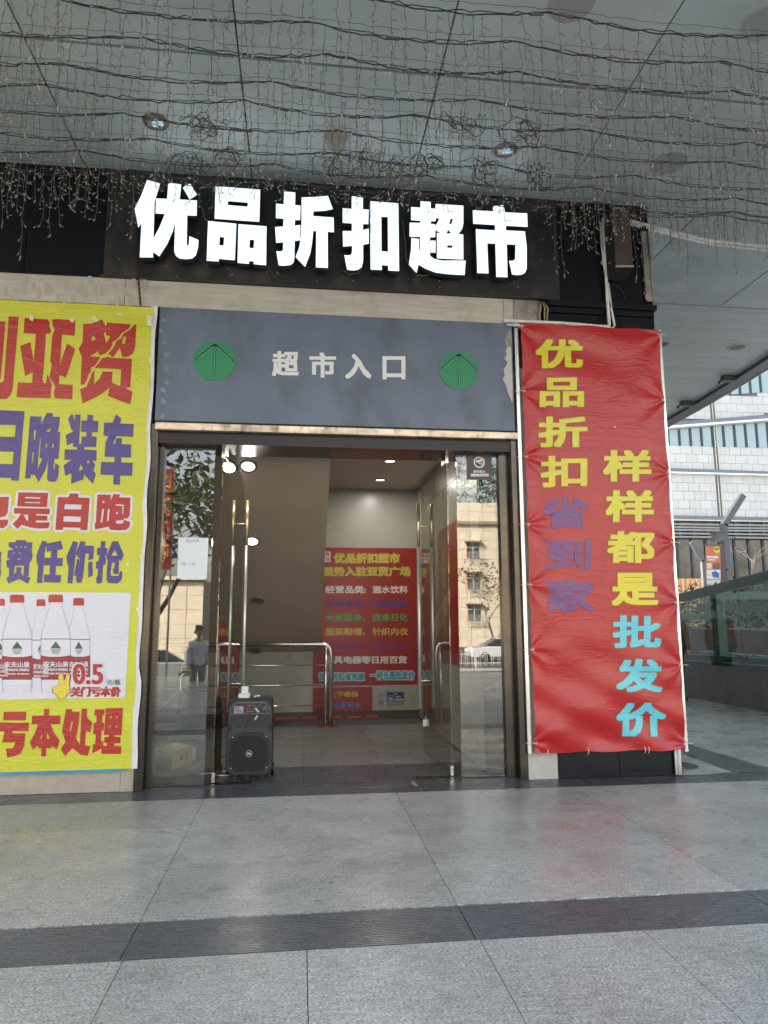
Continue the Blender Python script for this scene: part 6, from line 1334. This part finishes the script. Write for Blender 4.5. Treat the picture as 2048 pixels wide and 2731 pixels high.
def person(loc, rz, coat, trouser, label, hood=False):
    t = thing('person', label, 'person', loc); t.rotation_euler = (0, 0, rz)
    # body (skin): torso, neck, head, arms, legs as one surface
    V = [(0, 0, .95, .13), (0, 0, 1.15, .14), (0, 0, 1.36, (.17, .11)), (0, .0, 1.49, .055), (0, -.01, 1.56, .06), (0, -.02, 1.64, (.078, .095)), (0, -.01, 1.72, (.06, .075)),
         (-.18, 0, 1.38, .055), (-.24, .0, 1.12, .045), (-.25, -.05, .88, .034), (.18, 0, 1.38, .055), (.24, .0, 1.12, .045), (.25, -.05, .88, .034),
         (-.10, 0, .88, .09), (-.11, .0, .48, .06), (-.12, .02, .09, .04), (-.12, -.12, .04, .035), (.10, 0, .88, .09), (.11, .0, .48, .06), (.12, .02, .09, .04), (.12, -.12, .04, .035),
         (-.255, -.06, .80, (.02, .038)), (.255, -.06, .80, (.02, .038))]
    E = [(0, 1), (1, 2), (2, 3), (3, 4), (4, 5), (5, 6), (2, 7), (7, 8), (8, 9), (2, 10), (10, 11), (11, 12), (0, 13), (13, 14), (14, 15), (15, 16), (0, 17), (17, 18), (18, 19), (19, 20), (9, 21), (12, 22)]
    for s, root in ((-1, 21), (1, 22)):
        for q, (dx, ln_) in enumerate(((-.03, .07), (-.01, .08), (.01, .075), (.03, .06))):
            k = len(V); V.append((s * .258, -.06 + dx, .80 - ln_ * .6, .009)); V.append((s * .25, -.062 + dx, .80 - ln_ * 1.1, .008)); E += [(root, k), (k, k + 1)]
        k = len(V); V.append((s * .245, -.105, .80, .011)); V.append((s * .235, -.125, .765, .009)); E += [(root, k), (k, k + 1)]
    link('body', skin_mesh('body', V, E, M_skin, 1), t)
    V = [(0, 0, .98, (.19, .14)), (0, 0, 1.15, (.19, .15)), (0, 0, 1.36, (.20, .14)), (0, 0, 1.47, (.10, .09)), (-.19, 0, 1.38, .085), (-.25, 0, 1.12, .072), (-.258, -.045, .87, .058), (.19, 0, 1.38, .085), (.25, 0, 1.12, .072), (.258, -.045, .87, .058), (0, 0, .80, (.19, .14))]
    link('jacket', skin_mesh('jacket', V, [(0, 1), (1, 2), (2, 3), (2, 4), (4, 5), (5, 6), (2, 7), (7, 8), (8, 9), (0, 10)], coat, 2), t)
    V = [(0, 0, .92, .14), (-.10, 0, .84, .105), (-.11, 0, .48, .082), (-.12, .02, .10, .065), (.10, 0, .84, .105), (.11, 0, .48, .082), (.12, .02, .10, .065)]
    link('trousers', skin_mesh('trousers', V, [(0, 1), (1, 2), (2, 3), (0, 4), (4, 5), (5, 6)], trouser, 2), t)
    for s in (-1, 1):
        link('shoe', skin_mesh('shoe', [(s * .12, .05, .05, .05), (s * .12, -.06, .045, .045), (s * .12, -.16, .035, .035)], [(0, 1), (1, 2)], M_black, 1), t)
    link('hair', skin_mesh('hair', [(0, .04, 1.70, (.085, .08)), (0, -.0, 1.755, (.075, .07)), (0, .06, 1.62, .06)], [(0, 1), (0, 2)], coat if hood else M_hair, 2), t)
    b = MB()
    for s in (-1, 1): b.lathe((s * .032, -.108, 1.655), (0, -1, 0), [(.012, 0), (.008, .006), (0, .007)], 8)
    me = b.mesh('eye', mat('eye', (.03, .02, .02), .2)); link('eye', me, t)
    b = MB(); b.tube([(0, -.105, 1.66), (0, -.125, 1.625), (0, -.112, 1.615)], [.008, .014, .01], 8); link('nose', b.mesh('nose', M_skin, smooth=True), t)
    b = MB(); b.tube([(-.022, -.108, 1.588), (0, -.114, 1.586), (.022, -.108, 1.588)], .005, 6); link('mouth', b.mesh('mouth', mat('lips', (.3, .1, .08), .5), smooth=True), t)
    for s in (-1, 1): b = MB(); b.tube([(s * .083, -.01, 1.665), (s * .093, .0, 1.65), (s * .085, -.005, 1.625)], .01, 6); link('ear', b.mesh('ear', M_skin, smooth=True), t)
    return t
M_brown = mat('brown padded jacket', (.12, .075, .05), .55, bump=.3, bscale=12); M_blue = mat('pale blue padded jacket', (.62, .65, .72), .5, bump=.3, bscale=12)
hp = P(1812, 1722, 1, 5.6)
person((hp.x - .13, 5.6, .28 - .28), 0, M_brown, mat('dark trousers', (.03, .032, .04), .7), 'person in a brown padded jacket, only one sleeve and hand showing past the red banner')
person((-2.4, -10.5, -.50), R(150), M_blue, mat('grey trousers', (.16, .16, .18), .7), 'person in a pale blue padded jacket on the plaza, mirrored in the left glass', False)

t = thing('red_street_sign', 'tall dark red vertical street sign on a post, mirrored in the left glass', 'sign', (-3.75, -13, -.4))
b = MB(); b.box(-3.95, -13.05, 2.8, -3.6, -12.95, 5.6); b.build('board', mat('sign red', (.22, .015, .015), .4), t)
b = MB(); text(b, '亚贸广场', lambda u, v, l: (-3.9 + .25 * v, -12.948 + l, 5.5 - 2.5 * u)); b.build('lettering', M_yel, t)
b = MB(); b.tube([(-3.58, -13, -.4), (-3.58, -13, 5.6)], .03, 8); b.build('post', M_steel, t)
